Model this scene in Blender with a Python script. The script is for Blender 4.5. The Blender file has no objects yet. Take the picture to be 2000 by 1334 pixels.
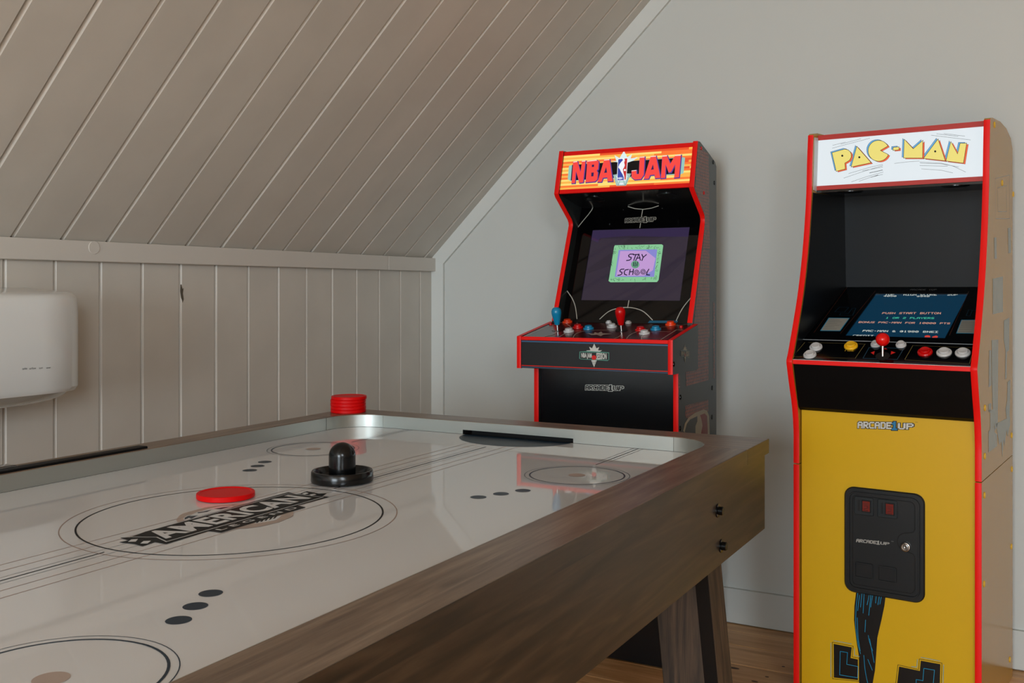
import bpy, bmesh, math, random
from mathutils import Vector, Matrix
random.seed(7)
R = math.radians
S = bpy.context.scene
COL = S.collection

# ------------------------------------------------------------------ camera, sky, light, exposure
FPX, YAW, HORIZON, EYE = 1938.03, 0.5027, 564.73, 1.134      # of the 2000 x 1334 frame
cam_d = bpy.data.cameras.new('camera')
cam_d.sensor_width = 36
cam_d.lens = FPX / 2000 * 36
cam_d.shift_y = -(667 - HORIZON) / 2000
cam_d.clip_start = 0.02
cam = bpy.data.objects.new('camera', cam_d)
COL.objects.link(cam)
cam.location = (0, 0, EYE)
cam.rotation_euler = (R(90), 0, YAW)
S.camera = cam

w = bpy.data.worlds.new('sky'); S.world = w; w.use_nodes = True
nt = w.node_tree
bg = nt.nodes['Background']
sk = nt.nodes.new('ShaderNodeTexSky'); sk.sky_type = 'NISHITA'; sk.sun_disc = False
sk.sun_elevation = R(35); sk.sun_rotation = R(200)
nt.links.new(sk.outputs[0], bg.inputs[0]); bg.inputs[1].default_value = 0.06

def area(name, loc, rot, sx, sy, power, color):
    l = bpy.data.lights.new(name, 'AREA'); l.shape = 'RECTANGLE'; l.size = sx; l.size_y = sy
    l.energy = power; l.color = color
    o = bpy.data.objects.new(name, l); COL.objects.link(o); o.location = loc; o.rotation_euler = rot
    return o
# daylight through the gable window at the far end of the attic, behind the camera
area('window_daylight', (0.15, -6.05, 1.35), (R(90), 0, 0), 2.2, 1.9, 224, (0.885, 1.01, 1.11))
area('added_right_fill', (1.93, -2.3, 1.93), (0, R(45), 0), 1.1, 1.2, 72, (0.885, 1.01, 1.11))  # added fill lamp under the right slope; no roof window there
S.view_settings.view_transform = 'Standard'
S.view_settings.look = 'None'
S.view_settings.gamma = 1
S.view_settings.use_curve_mapping = False
S.view_settings.exposure = 0.0
try:
    S.cycles.max_bounces = 10; S.cycles.diffuse_bounces = 6
    S.cycles.sample_clamp_indirect = 6
except Exception:
    pass

# ------------------------------------------------------------------ helpers: colour and materials
def lin(c):
    return c / 12.92 if c <= 0.04045 else ((c + 0.055) / 1.055) ** 2.4
def rgb(h):
    h = h.lstrip('#')
    return tuple(lin(int(h[i:i + 2], 16) / 255) for i in (0, 2, 4)) + (1,)
MATS = {}
def mat(name, color='#808080', rough=0.5, metal=0.0, spec=0.5, bump=0.0, bscale=60, coat=0.0, emit=None, estr=1.0, var=0.0, vscale=4, aniso=None, trans=0.0, stretch=None):
    if name in MATS: return MATS[name]
    m = bpy.data.materials.new(name); m.use_nodes = True; MATS[name] = m
    n = m.node_tree.nodes; l = m.node_tree.links
    b = n['Principled BSDF']
    c = rgb(color)
    b.inputs['Base Color'].default_value = c
    b.inputs['Roughness'].default_value = rough
    b.inputs['Metallic'].default_value = metal
    b.inputs['Specular IOR Level'].default_value = spec
    b.inputs['Coat Weight'].default_value = coat
    b.inputs['Coat Roughness'].default_value = 0.06
    if trans: b.inputs['Transmission Weight'].default_value = trans
    if emit:
        b.inputs['Emission Color'].default_value = rgb(emit); b.inputs['Emission Strength'].default_value = estr
    if bump or var or stretch:
        tc = n.new('ShaderNodeTexCoord'); mp = n.new('ShaderNodeMapping'); l.new(tc.outputs['Object'], mp.inputs[0])
        if stretch: mp.inputs['Scale'].default_value = stretch
    if bump:
        t = n.new('ShaderNodeTexNoise'); t.inputs['Scale'].default_value = bscale; t.inputs['Detail'].default_value = 4
        l.new(mp.outputs[0], t.inputs['Vector'])
        bp = n.new('ShaderNodeBump'); bp.inputs['Strength'].default_value = bump; bp.inputs['Distance'].default_value = 0.002 if bscale < 100 else 0.00025
        l.new(t.outputs[0], bp.inputs['Height']); l.new(bp.outputs[0], b.inputs['Normal'])
    if var:
        t = n.new('ShaderNodeTexNoise'); t.inputs['Scale'].default_value = vscale; t.inputs['Detail'].default_value = 5
        l.new(mp.outputs[0], t.inputs['Vector'])
        cr = n.new('ShaderNodeValToRGB')
        cr.color_ramp.elements[0].position = 0.35; cr.color_ramp.elements[1].position = 0.65
        cr.color_ramp.elements[0].color = tuple(x * (1 - var) for x in c[:3]) + (1,)
        cr.color_ramp.elements[1].color = tuple(min(1, x * (1 + var)) for x in c[:3]) + (1,)
        l.new(t.outputs[0], cr.inputs[0]); l.new(cr.outputs[0], b.inputs['Base Color'])
    return m

def wood(name, axis, cols, rough=0.45, scale=1.0, knots=0.5, coord='Object', fig=0.5):
    """grain running along axis 'X', 'Y' or 'Z'; cols dark to light"""
    if name in MATS: return MATS[name]
    m = bpy.data.materials.new(name); m.use_nodes = True; MATS[name] = m
    n = m.node_tree.nodes; l = m.node_tree.links; b = n['Principled BSDF']
    tc = n.new('ShaderNodeTexCoord'); mp = n.new('ShaderNodeMapping'); l.new(tc.outputs[coord], mp.inputs[0])
    oi = n.new('ShaderNodeObjectInfo'); mm = n.new('ShaderNodeMath'); mm.operation = 'MULTIPLY'; mm.inputs[1].default_value = 37.0
    l.new(oi.outputs['Random'], mm.inputs[0]); l.new(mm.outputs[0], mp.inputs['Location'])
    sc = [16.0, 16.0, 16.0]; sc['XYZ'.index(axis)] = 1.1
    mp.inputs['Scale'].default_value = [s * scale for s in sc]
    warp = n.new('ShaderNodeTexNoise'); warp.inputs['Scale'].default_value = 0.9; warp.inputs['Detail'].default_value = 2
    l.new(mp.outputs[0], warp.inputs['Vector'])
    vm = n.new('ShaderNodeVectorMath'); vm.operation = 'MULTIPLY_ADD'
    l.new(warp.outputs['Color'], vm.inputs[0]); vm.inputs[1].default_value = (1.6, 1.6, 1.6); l.new(mp.outputs[0], vm.inputs[2])
    t1 = n.new('ShaderNodeTexNoise'); t1.inputs['Scale'].default_value = 2.2; t1.inputs['Detail'].default_value = 9; t1.inputs['Roughness'].default_value = 0.62
    l.new(vm.outputs[0], t1.inputs['Vector'])
    t2 = n.new('ShaderNodeTexNoise'); t2.inputs['Scale'].default_value = 9; t2.inputs['Detail'].default_value = 5; t2.inputs['Roughness'].default_value = 0.7
    l.new(mp.outputs[0], t2.inputs['Vector'])
    wv = n.new('ShaderNodeTexNoise'); wv.inputs['Scale'].default_value = 0.55; wv.inputs['Detail'].default_value = 1.5
    l.new(vm.outputs[0], wv.inputs['Vector'])
    rings = n.new('ShaderNodeMath'); rings.operation = 'MULTIPLY'; rings.inputs[1].default_value = 55
    l.new(wv.outputs[0], rings.inputs[0])
    sn = n.new('ShaderNodeMath'); sn.operation = 'SINE'; l.new(rings.outputs[0], sn.inputs[0])
    a1 = n.new('ShaderNodeMath'); a1.operation = 'MULTIPLY_ADD'; l.new(sn.outputs[0], a1.inputs[0]); a1.inputs[1].default_value = 0.05 * fig * 2; l.new(t1.outputs[0], a1.inputs[2])
    a2 = n.new('ShaderNodeMath'); a2.operation = 'MULTIPLY_ADD'; l.new(t2.outputs[0], a2.inputs[0]); a2.inputs[1].default_value = 0.22; l.new(a1.outputs[0], a2.inputs[2])
    cr = n.new('ShaderNodeValToRGB'); e = cr.color_ramp.elements
    k = len(cols)
    e[0].position = 0.42; e[0].color = rgb(cols[0]); e[1].position = 0.80; e[1].color = rgb(cols[-1])
    for i in range(1, k - 1):
        x = e.new(0.42 + 0.38 * i / (k - 1)); x.color = rgb(cols[i])
    l.new(a2.outputs[0], cr.inputs[0]); 
    out = cr.outputs[0]
    # a little board-to-board difference
    hv = n.new('ShaderNodeHueSaturation'); mr = n.new('ShaderNodeMapRange'); l.new(oi.outputs['Random'], mr.inputs[0])
    mr.inputs[3].default_value = 0.88; mr.inputs[4].default_value = 1.12
    l.new(mr.outputs[0], hv.inputs['Value']); l.new(out, hv.inputs['Color']); l.new(hv.outputs[0], b.inputs['Base Color'])
    b.inputs['Roughness'].default_value = rough
    b.inputs['Specular IOR Level'].default_value = 0.6
    bp = n.new('ShaderNodeBump'); bp.inputs['Strength'].default_value = 0.10; bp.inputs['Distance'].default_value = 0.0006
    l.new(a2.outputs[0], bp.inputs['Height']); l.new(bp.outputs[0], b.inputs['Normal'])
    return m

# ------------------------------------------------------------------ helpers: objects
def obj(name, bm, m, parent=None, smooth=False, kind=None, label=None):
    me = bpy.data.meshes.new(name)
    if isinstance(bm, bmesh.types.BMesh):
        bmesh.ops.recalc_face_normals(bm, faces=bm.faces)
        bm.to_mesh(me); bm.free()
    else:
        me.from_pydata(*bm)
    if m: me.materials.append(m)
    o = bpy.data.objects.new(name, me); COL.objects.link(o)
    if parent: o.parent = parent
    if smooth:
        me.polygons.foreach_set('use_smooth', [True] * len(me.polygons))
        try: me.set_sharp_from_angle(angle=R(35))
        except Exception: pass
    if kind: o['kind'] = kind
    if label: o['label'] = label
    return o
def thing(name, label, cat, loc=(0, 0, 0), rz=0, group=None):
    o = bpy.data.objects.new(name, None); COL.objects.link(o); o.empty_display_size = 0.1
    o.location = loc; o.rotation_euler = (0, 0, rz); o['label'] = label; o['category'] = cat
    if group: o['group'] = group
    return o
def tag(o, label, cat, group=None):
    o['label'] = label; o['category'] = cat
    if group: o['group'] = group
    return o
def BM(): return bmesh.new()
def box(bm, x0, x1, y0, y1, z0, z1):
    v = [bm.verts.new(p) for p in ((x0, y0, z0), (x1, y0, z0), (x1, y1, z0), (x0, y1, z0), (x0, y0, z1), (x1, y0, z1), (x1, y1, z1), (x0, y1, z1))]
    for f in ((0, 3, 2, 1), (4, 5, 6, 7), (0, 1, 5, 4), (1, 2, 6, 5), (2, 3, 7, 6), (3, 0, 4, 7)): bm.faces.new([v[i] for i in f])
    return v
def bev(bm, r, seg=2, edges=None):
    bmesh.ops.bevel(bm, geom=list(edges or bm.edges), offset=r, segments=seg, profile=0.5, affect='EDGES', clamp_overlap=True)
    return bm
def bbox(x0, x1, y0, y1, z0, z1, r=0.0, seg=2):
    bm = BM(); box(bm, x0, x1, y0, y1, z0, z1)
    if r: bev(bm, r, seg)
    return bm
def prism(bm, pts, axis, a0, a1):
    """pts 2D extruded along axis; axis 'X': pts=(y,z); 'Y': pts=(x,z); 'Z': pts=(x,y)"""
    def mk(p, a):
        if axis == 'X': return (a, p[0], p[1])
        if axis == 'Y': return (p[0], a, p[1])
        return (p[0], p[1], a)
    A = [bm.verts.new(mk(p, a0)) for p in pts]; B = [bm.verts.new(mk(p, a1)) for p in pts]
    n = len(pts)
    bm.faces.new(A); bm.faces.new(B[::-1])
    for i in range(n): bm.faces.new((A[i], A[(i + 1) % n], B[(i + 1) % n], B[i]))
    return bm
def lathe(bm, prof, seg=32, M=None):
    """prof (r,z) bottom to top about Z"""
    M = M or Matrix()
    rings = []
    for r, z in prof:
        if r < 1e-6: rings.append([bm.verts.new(M @ Vector((0, 0, z)))])
        else: rings.append([bm.verts.new(M @ Vector((r * math.cos(2 * math.pi * i / seg), r * math.sin(2 * math.pi * i / seg), z))) for i in range(seg)])
    for a, b in zip(rings, rings[1:]):
        for i in range(seg):
            j = (i + 1) % seg
            if len(a) == 1 and len(b) == 1: continue
            if len(a) == 1: bm.faces.new((a[0], b[j], b[i]))
            elif len(b) == 1: bm.faces.new((a[i], a[j], b[0]))
            else: bm.faces.new((a[i], a[j], b[j], b[i]))
    return bm
def arc(cx, cy, r, a0, a1, n, ry=None):
    return [(cx + r * math.cos(R(a0 + (a1 - a0) * i / n)), cy + (ry or r) * math.sin(R(a0 + (a1 - a0) * i / n))) for i in range(n + 1)]
def catmull(pts, n=6, closed=False):
    out = []; m = len(pts)
    rng = range(m if closed else m - 1)
    for i in rng:
        p = [pts[(i + k) % m] if closed else pts[min(max(i + k, 0), m - 1)] for k in (-1, 0, 1, 2)]
        for j in range(n):
            t = j / n
            out.append(tuple(0.5 * (2 * p[1][c] + (p[2][c] - p[0][c]) * t + (2 * p[0][c] - 5 * p[1][c] + 4 * p[2][c] - p[3][c]) * t * t + (3 * p[1][c] - p[0][c] - 3 * p[2][c] + p[3][c]) * t ** 3) for c in (0, 1)))
    if not closed: out.append(tuple(pts[-1]))
    return out

# ------------------------------------------------------------------ flat print on real surfaces
CY, SY = math.cos(YAW), math.sin(YAW)
def ray(x, y):
    s = (x - 1000) / FPX
    return Vector((-SY + s * CY, CY + s * SY, (HORIZON - y) / FPX))
class Surf:
    """a plane of a thing: origin o, axes U and V (local to the thing), normal N towards the viewer"""
    def __init__(self, o, U, V, loc=(0, 0, 0), rz=0.0):
        self.o = Vector(o); self.U = Vector(U).normalized(); self.V = Vector(V).normalized(); self.N = self.U.cross(self.V).normalized()
        self.M = Matrix.Translation(Vector(loc)) @ Matrix.Rotation(rz, 4, 'Z'); self.Mi = self.M.inverted()
        self.k = 0
    def px(self, x, y):
        e = self.Mi @ Vector((0, 0, EYE)); r = self.Mi.to_3x3() @ ray(x, y)
        t = (self.o - e).dot(self.N) / r.dot(self.N); p = e + r * t - self.o
        return (p.dot(self.U), p.dot(self.V))
    def P(self, u, v, h=0.0):
        return self.o + self.U * u + self.V * v + self.N * h
    def pxs(self, pts): return [self.px(*p) for p in pts]
def zm(ox, oy, s, pts):      # positions read off an enlarged look at the photograph
    return [(ox + x / s, oy + y / s) for x, y in pts]
LAY = 0.00035
def islands(polys):
    """outlines whose boxes touch belong together"""
    B = [[min(a for a, b in p), min(b for a, b in p), max(a for a, b in p), max(b for a, b in p)] for p in polys]
    par = list(range(len(polys)))
    def find(i):
        while par[i] != i: par[i] = par[par[i]]; i = par[i]
        return i
    e = 0.0004
    for i in range(len(B)):
        for j in range(i):
            if B[i][0] < B[j][2] + e and B[j][0] < B[i][2] + e and B[i][1] < B[j][3] + e and B[j][1] < B[i][3] + e: par[find(i)] = find(j)
    g = {}
    for i in range(len(B)): g.setdefault(find(i), []).append(polys[i])
    return list(g.values())
JOINED = ('lettering', 'wordmark', 'wordmark_outline', 'wordmark_numeral', 'sign_scribble', 'card_text', 'dotted_line', 'button_mark', 'net_line', 'emblem_bars', 'letter_shine', 'letter_hole')
def decal(sf, polys, layer, m, name, parent, label=None):
    """polys: list of (u,v) outlines; separate prints become separate objects"""
    polys = [p for p in polys if len(p) > 2]
    if name not in JOINED and 1 < len(polys) < 400:
        gs_ = islands(polys)
        if 1 < len(gs_) <= 40:
            for g in gs_: o = decal_one(sf, g, layer, m, name, parent, label)
            return o
    o = decal_one(sf, polys, layer, m, name, parent, label)
    if len(polys) > 3 and name in JOINED: o['kind'] = 'stuff'
    return o
def decal_one(sf, polys, layer, m, name, parent, label=None):
    bm = BM(); cnt = 0
    for p in polys:
        # drop doubled points
        q = [p[0]]
        for a in p[1:]:
            if (a[0] - q[-1][0]) ** 2 + (a[1] - q[-1][1]) ** 2 > 1e-12: q.append(a)
        if len(q) < 3: continue
        ar = sum(q[i][0] * q[(i + 1) % len(q)][1] - q[(i + 1) % len(q)][0] * q[i][1] for i in range(len(q)))
        if ar < 0: q = q[::-1]
        vs = [bm.verts.new(sf.P(a, b, LAY * (layer + 0.035 * (cnt % 9)))) for a, b in q]; cnt += 1
        try: bm.faces.new(vs)
        except Exception: pass
    bm.normal_update()
    bmesh.ops.triangulate(bm, faces=bm.faces, quad_method='BEAUTY', ngon_method='EAR_CLIP')
    me = bpy.data.meshes.new(name); bm.to_mesh(me); bm.free(); me.materials.append(m)
    o = bpy.data.objects.new(name, me); COL.objects.link(o); o.parent = parent
    if label: o['label'] = label
    return o
def stroke(pts, wd, closed=False, cap=True):
    """a polyline of width wd as separate quads with mitred joints"""
    n = len(pts); out = []
    P = [Vector(p) for p in pts]
    L = []; Rr = []
    for i in range(n):
        if closed: a, b = P[(i - 1) % n], P[(i + 1) % n]
        else: a, b = P[max(i - 1, 0)], P[min(i + 1, n - 1)]
        d1 = (P[i] - a); d2 = (b - P[i])
        if d1.length < 1e-9: d1 = d2
        if d2.length < 1e-9: d2 = d1
        d1 = d1.normalized(); d2 = d2.normalized()
        n1 = Vector((-d1.y, d1.x)); n2 = Vector((-d2.y, d2.x)); mm = n1 + n2
        if mm.length < 0.3: mm = n1
        mm.normalize(); k = min(1 / max(mm.dot(n1), 0.35), 2.2)
        off = mm * (wd / 2 * k)
        c = P[i].copy()
        if not closed and cap:
            if i == 0: c = c - d2 * wd / 2
            if i == n - 1: c = c + d1 * wd / 2
        L.append(tuple(c + off)); Rr.append(tuple(c - off))
    for i in range(n if closed else n - 1):
        j = (i + 1) % n
        out.append([Rr[i], Rr[j], L[j], L[i]])
    return out
def ring(cx, cy, r0, r1, n=72, k=1.0):
    pts = arc(cx, cy, (r0 + r1) / 2, 0, 360 - 360 / n, n - 1)
    return stroke(pts, r1 - r0, True)
def disc(cx, cy, r, n=28, ry=None): return arc(cx, cy, r, 0, 360 - 360 / n, n - 1, ry)
def quadmap(q):              # q: TL, TR, BR, BL in surface coordinates; returns f(s,t) with t downwards
    # projective map so that perspective tracing stays exact
    (x0, y0), (x1, y1), (x2, y2), (x3, y3) = q
    def f(s, t):
        return (x0 * (1 - s) * (1 - t) + x1 * s * (1 - t) + x2 * s * t + x3 * (1 - s) * t,
                y0 * (1 - s) * (1 - t) + y1 * s * (1 - t) + y2 * s * t + y3 * (1 - s) * t)
    return f
BF = {
'A': '01110 10001 10001 11111 10001 10001 10001', 'B': '11110 10001 10001 11110 10001 10001 11110', 'C': '01111 10000 10000 10000 10000 10000 01111',
'D': '11110 10001 10001 10001 10001 10001 11110', 'E': '11111 10000 10000 11110 10000 10000 11111', 'F': '11111 10000 10000 11110 10000 10000 10000',
'G': '01111 10000 10000 10011 10001 10001 01111', 'H': '10001 10001 10001 11111 10001 10001 10001', 'I': '11111 00100 00100 00100 00100 00100 11111',
'J': '00001 00001 00001 00001 10001 10001 01110', 'L': '10000 10000 10000 10000 10000 10000 11111', 'M': '10001 11011 10101 10101 10001 10001 10001',
'N': '10001 11001 11001 10101 10011 10011 10001', 'O': '01110 10001 10001 10001 10001 10001 01110', 'P': '11110 10001 10001 11110 10000 10000 10000',
'R': '11110 10001 10001 11110 10100 10010 10001', 'S': '01111 10000 10000 01110 00001 00001 11110', 'T': '11111 00100 00100 00100 00100 00100 00100',
'U': '10001 10001 10001 10001 10001 10001 01110', 'V': '10001 10001 10001 10001 01010 01010 00100', 'X': '10001 01010 00100 00100 00100 01010 10001',
'Y': '10001 10001 01010 00100 00100 00100 00100', 'Z': '11111 00001 00010 00100 01000 10000 11111', '-': '00000 00000 00000 01110 00000 00000 00000',
'0': '01110 10001 10011 10101 11001 10001 01110', '1': '00100 01100 00100 00100 00100 00100 01110', '2': '01110 10001 00001 00110 01000 10000 11111',
'4': '00010 00110 01010 10010 11111 00010 00010', '5': '11111 10000 11110 00001 00001 10001 01110', '8': '01110 10001 10001 01110 10001 10001 01110',
'9': '01110 10001 10001 01111 00001 00001 01110', '&': '01100 10010 10100 01000 10101 10010 01101', '©': '01110 10001 10111 10101 10111 10001 01110', ' ': '00000 ' * 7,
'.': '00000 00000 00000 00000 00000 01100 01100', '/': '00001 00001 00010 00100 01000 10000 10000', 'W': '10001 10001 10001 10101 10101 11011 10001', '6': '01110 10000 10000 11110 10001 10001 01110'}
def pixtext(txt, q, grow=0.0, adv=6.0):
    """bitmap letters fitted into the quad q of surface coordinates"""
    f = quadmap(q); Wd = adv * len(txt) - (adv - 5); out = []
    for i, ch in enumerate(txt):
        rows = BF.get(ch, BF[' ']).split()
        for r_, row in enumerate(rows):
            c = 0
            while c < 5:
                if row[c] == '1':
                    e = c
                    while e + 1 < 5 and row[e + 1] == '1': e += 1
                    x0 = (i * adv + c - grow) / Wd; x1 = (i * adv + e + 1 + grow) / Wd
                    y0 = (r_ - grow) / 7; y1 = (r_ + 1 + grow) / 7
                    out.append([f(x0, y0), f(x1, y0), f(x1, y1), f(x0, y1)])
                    c = e
                c += 1
    return out
def fonttext(txt, q, offset=0.0, shear=0.0, space=1.0):
    """built-in typeface fitted into the quad q; returns triangles"""
    cu = bpy.data.curves.new('t', 'FONT'); cu.body = txt; cu.size = 1; cu.offset = offset; cu.shear = shear; cu.space_character = space; cu.resolution_u = 3
    o = bpy.data.objects.new('t', cu); COL.objects.link(o)
    dg = bpy.context.evaluated_depsgraph_get(); me = o.evaluated_get(dg).to_mesh()
    vs = [tuple(v.co) for v in me.vertices]; fs = [tuple(p.vertices) for p in me.polygons]
    o.evaluated_get(dg).to_mesh_clear(); bpy.data.objects.remove(o); bpy.data.curves.remove(cu)
    xs = [v[0] for v in vs]; ys = [v[1] for v in vs]; x0, x1, y0, y1 = min(xs), max(xs), min(ys), max(ys)
    f = quadmap(q)
    return [[f((vs[i][0] - x0) / (x1 - x0), 1 - (vs[i][1] - y0) / (y1 - y0)) for i in p] for p in fs]
def shift(polys, du, dv): return [[(a + du, b + dv) for a, b in p] for p in polys]

# ------------------------------------------------------------------ materials
GREIGE = mat('greige_board_paint', '#cbc6bd', 0.42, bump=0.35, bscale=14, var=0.035, vscale=5, stretch=(1, 1, 1))
GREIGE_IN = mat('board_joint_shadow_paint', '#5a5040', 0.8)
WHITE_W = mat('white_wall_paint', '#cbceca', 0.6, bump=0.15, bscale=45, var=0.01, vscale=2)
WHITE_T = mat('white_batten_paint', '#d6d9d5', 0.5, bump=0.15, bscale=30)
CEIL2 = mat('white_ceiling_paint', '#cfcabd', 0.7)
PINE = wood('pine_floor', 'X', ['#b98350', '#cf9c66', '#deae78', '#e8bc88'], 0.42, 0.7, fig=0.3)
LT = ['#574637', '#6b5848', '#7c6957', '#8d7a67']; DK = ['#150e07', '#241a0e', '#322417', '#413222']  # rails lightened, aprons darkened: light contrast put into the wood colour
WOOD_Y = wood('walnut_lit_rail_lengthways', 'Y', LT, 0.30, 1.5, fig=0.3)
WOOD_X = wood('walnut_lit_rail_crossways', 'X', LT, 0.30, 1.5, fig=0.3)
WOOD_YA = wood('walnut_shaded_apron_lengthways', 'Y', DK, 0.38, 1.4, fig=0.9)
WOOD_XA = wood('walnut_shaded_apron_crossways', 'X', DK, 0.38, 1.4, fig=0.9)
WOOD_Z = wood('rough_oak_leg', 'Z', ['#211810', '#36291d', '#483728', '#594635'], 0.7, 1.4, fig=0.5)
WOOD_D = mat('dark_leg_edge', '#140d08', 0.8, spec=.2)
ALU = mat('brushed_aluminium', '#bcc1bd', 0.40, 1.0, bump=0.05, bscale=30, stretch=(1, 1, 14))
PUCK = mat('red_puck_plastic', '#e00407', 0.45, spec=.2)
FIELD = mat('glossy_white_playfield', '#d9dcdf', 0.035, spec=0.55)
BLACK = mat('black_plastic', '#08090a', 0.2, spec=.4)
BLACK_M = mat('black_satin_board', '#0c0e11', 0.38, bump=0.1, bscale=200)
BLACK_G = mat('black_gloss_acrylic', '#030304', 0.05)
BLACK_V = mat('black_matt', '#050506', 0.7)
RED_T = mat('red_edge_trim', '#f2120c', 0.42, spec=.3)
RED_P = mat('red_gloss_plastic', '#cc0406', 0.26, spec=.4)
BLUE_P = mat('blue_gloss_plastic', '#0a86b4', 0.25)
WHITE_P = mat('white_gloss_plastic', '#c9c9c9', 0.3)
ORANGE_P = mat('orange_red_plastic', '#f0400e', 0.3)
YEL_P = mat('yellow_plastic', '#f0b81a', 0.3)
CHROME = mat('chrome', '#c8c8c8', 0.18, 1.0)
YELLOW = mat('yellow_cabinet_print', '#d6aa14', 0.34, spec=0.4, bump=0.06, bscale=120)
YELLOW_S = mat('yellow_side_print', '#b68a2a', 0.22, spec=0.32)
YEL_BOLT = mat('yellow_bolt_cover', '#e8b80e', 0.35)
SIDE_N = mat('charcoal_side_print', '#24292a', 0.24, spec=0.5)
INK = mat('ink_black', '#121313', 0.45, spec=0.15)
INK_BLUE = mat('ink_slate_blue', '#1b2f40', 0.35, spec=0.25)
INK_BROWN = mat('ink_taupe', '#a18a7e', 0.35, spec=0.25)
INK_TAN = mat('ink_tan_disc', '#b09f95', 0.35, spec=0.25)
INK_WHITE = mat('ink_off_white', '#d9dcdf', 0.1)
INK_GREY = mat('ink_mid_grey', '#6e7274', 0.35, spec=0.25)
P_WHITE = mat('print_white', '#cfcfc8', 0.35)
P_GREY = mat('print_light_grey', '#b4b2a8', 0.3)
P_BLACK = mat('print_black', '#050506', 0.35)
P_BLUE = mat('print_sky_blue', '#0f9fd0', 0.35)
P_RED = mat('print_red', '#d81812', 0.35)
P_NAVY = mat('print_navy_line', '#3a5f84', 0.35)
P_GREEN = mat('print_teal_green', '#4f8a7a', 0.4)
P_YEL = mat('print_yellow', '#d8b020', 0.35)
CLEAR = mat('clear_acrylic', '#ffffff', 0.03, trans=1.0)
def em(name, col, s=1.0):
    h = ''.join('%02x' % int(int(col[i:i + 2], 16) * 0.45) for i in (1, 3, 5))
    return mat('lit_' + name, '#' + h, 0.25, emit=col, estr=s * 0.92)

# ------------------------------------------------------------------ the room
XL, YB, XR, YF = -2.1846, 3.3195, 2.7, -6.1
ZK, SL = 1.256, math.tan(R(44.2))           # knee wall height, roof slope
ZC = 2.52; XC = XL + (ZC - ZK) / SL         # flat ceiling begins here
floor = obj('floor', bbox(XL - 0.1, XR + 0.1, YF - 0.1, YB + 0.1, -0.12, -0.022), mat('subfloor', '#15100b', 0.9), kind='structure')
wl = obj('wall_left', bbox(XL - 0.12, XL - 0.022, YF, YB + 0.1, -0.02, ZK + 0.05), GREIGE_IN, kind='structure')
# back wall and front wall follow the roof line
roof = [(XL - 0.12, -0.02), (XR + 0.1, -0.02), (XR + 0.1, ZC + 0.1), (XC - 0.06, ZC + 0.1), (XL - 0.12, ZK - 0.02)]
bm = BM(); prism(bm, roof, 'Y', YB, YB + 0.12)
wb = obj('wall_back', bm, WHITE_W, kind='structure')
bm = BM(); XD = XR - (ZC - ZK) / SL
prism(bm, [(XR, -0.02), (XR + 0.1, -0.02), (XR + 0.1, ZK + 0.1), (XD + 0.06, ZC + 0.1), (XD, ZC), (XR, ZK)], 'Y', YF - 0.1, YB + 0.1)
wr = obj('wall_right', bm, GREIGE, kind='structure')
wins = [(-0.95, 1.25, 0.40, 2.30)]
bm = BM(); zt_ = ZC + 0.1
prism(bm, [(XL - 0.12, -0.02), (wins[0][0], -0.02), (wins[0][0], zt_), (XC - 0.06, zt_), (XL - 0.12, ZK - 0.02)], 'Y', YF - 0.12, YF)
box(bm, wins[0][1], XR + 0.1, YF - 0.12, YF, -0.02, zt_)
for a, b, c, d in wins:
    box(bm, a, b, YF - 0.12, YF, -0.02, c); box(bm, a, b, YF - 0.12, YF, d, zt_)
wf = obj('wall_front', bm, WHITE_W, kind='structure')
for i, (wa, wb_, wc, wd_) in enumerate(wins):
    bm = BM()
    for a in (wa, wb_ - 0.06): box(bm, a, a + 0.06, YF - 0.12, YF - 0.06, wc, wd_)
    for a in (wc, wd_ - 0.06): box(bm, wa + 0.06, wb_ - 0.06, YF - 0.12, YF - 0.06, a, a + 0.06)
    box(bm, (wa + wb_) / 2 - .03, (wa + wb_) / 2 + .03, YF - 0.12, YF - 0.06, wc + .06, wd_ - .06)
    obj('window_%d' % (i + 1), bm, WHITE_T, kind='structure')
bm = BM()
prism(bm, [(XC, ZC), (XD, ZC), (XD, ZC + 0.1), (XC - 0.05, ZC + 0.1)], 'Y', YF, YB)
obj('ceiling', bm, CEIL2, kind='structure')
un = Vector((-math.sin(R(44.2)), 0, math.cos(R(44.2)))); us = Vector((math.cos(R(44.2)), 0, math.sin(R(44.2))))
def slope_pt(s, h, y): p = Vector((XL, 0, ZK)) + us * s + un * h; return Vector((p.x, y, p.z))
SLEN = (ZC - ZK) / math.sin(R(44.2))
bm = BM()
vs = [slope_pt(s, h, y) for y in (YF, YB) for s, h in ((-0.03, 0.022), (SLEN + 0.05, 0.022), (SLEN + 0.05, 0.1), (-0.03, 0.1))]
v = [bm.verts.new(p) for p in vs]
for f in ((0, 1, 2, 3), (7, 6, 5, 4), (0, 4, 5, 1), (1, 5, 6, 2), (2, 6, 7, 3), (3, 7, 4, 0)): bm.faces.new([v[i] for i in f])
cs = obj('wall_slope', bm, GREIGE_IN, kind='structure')

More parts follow.
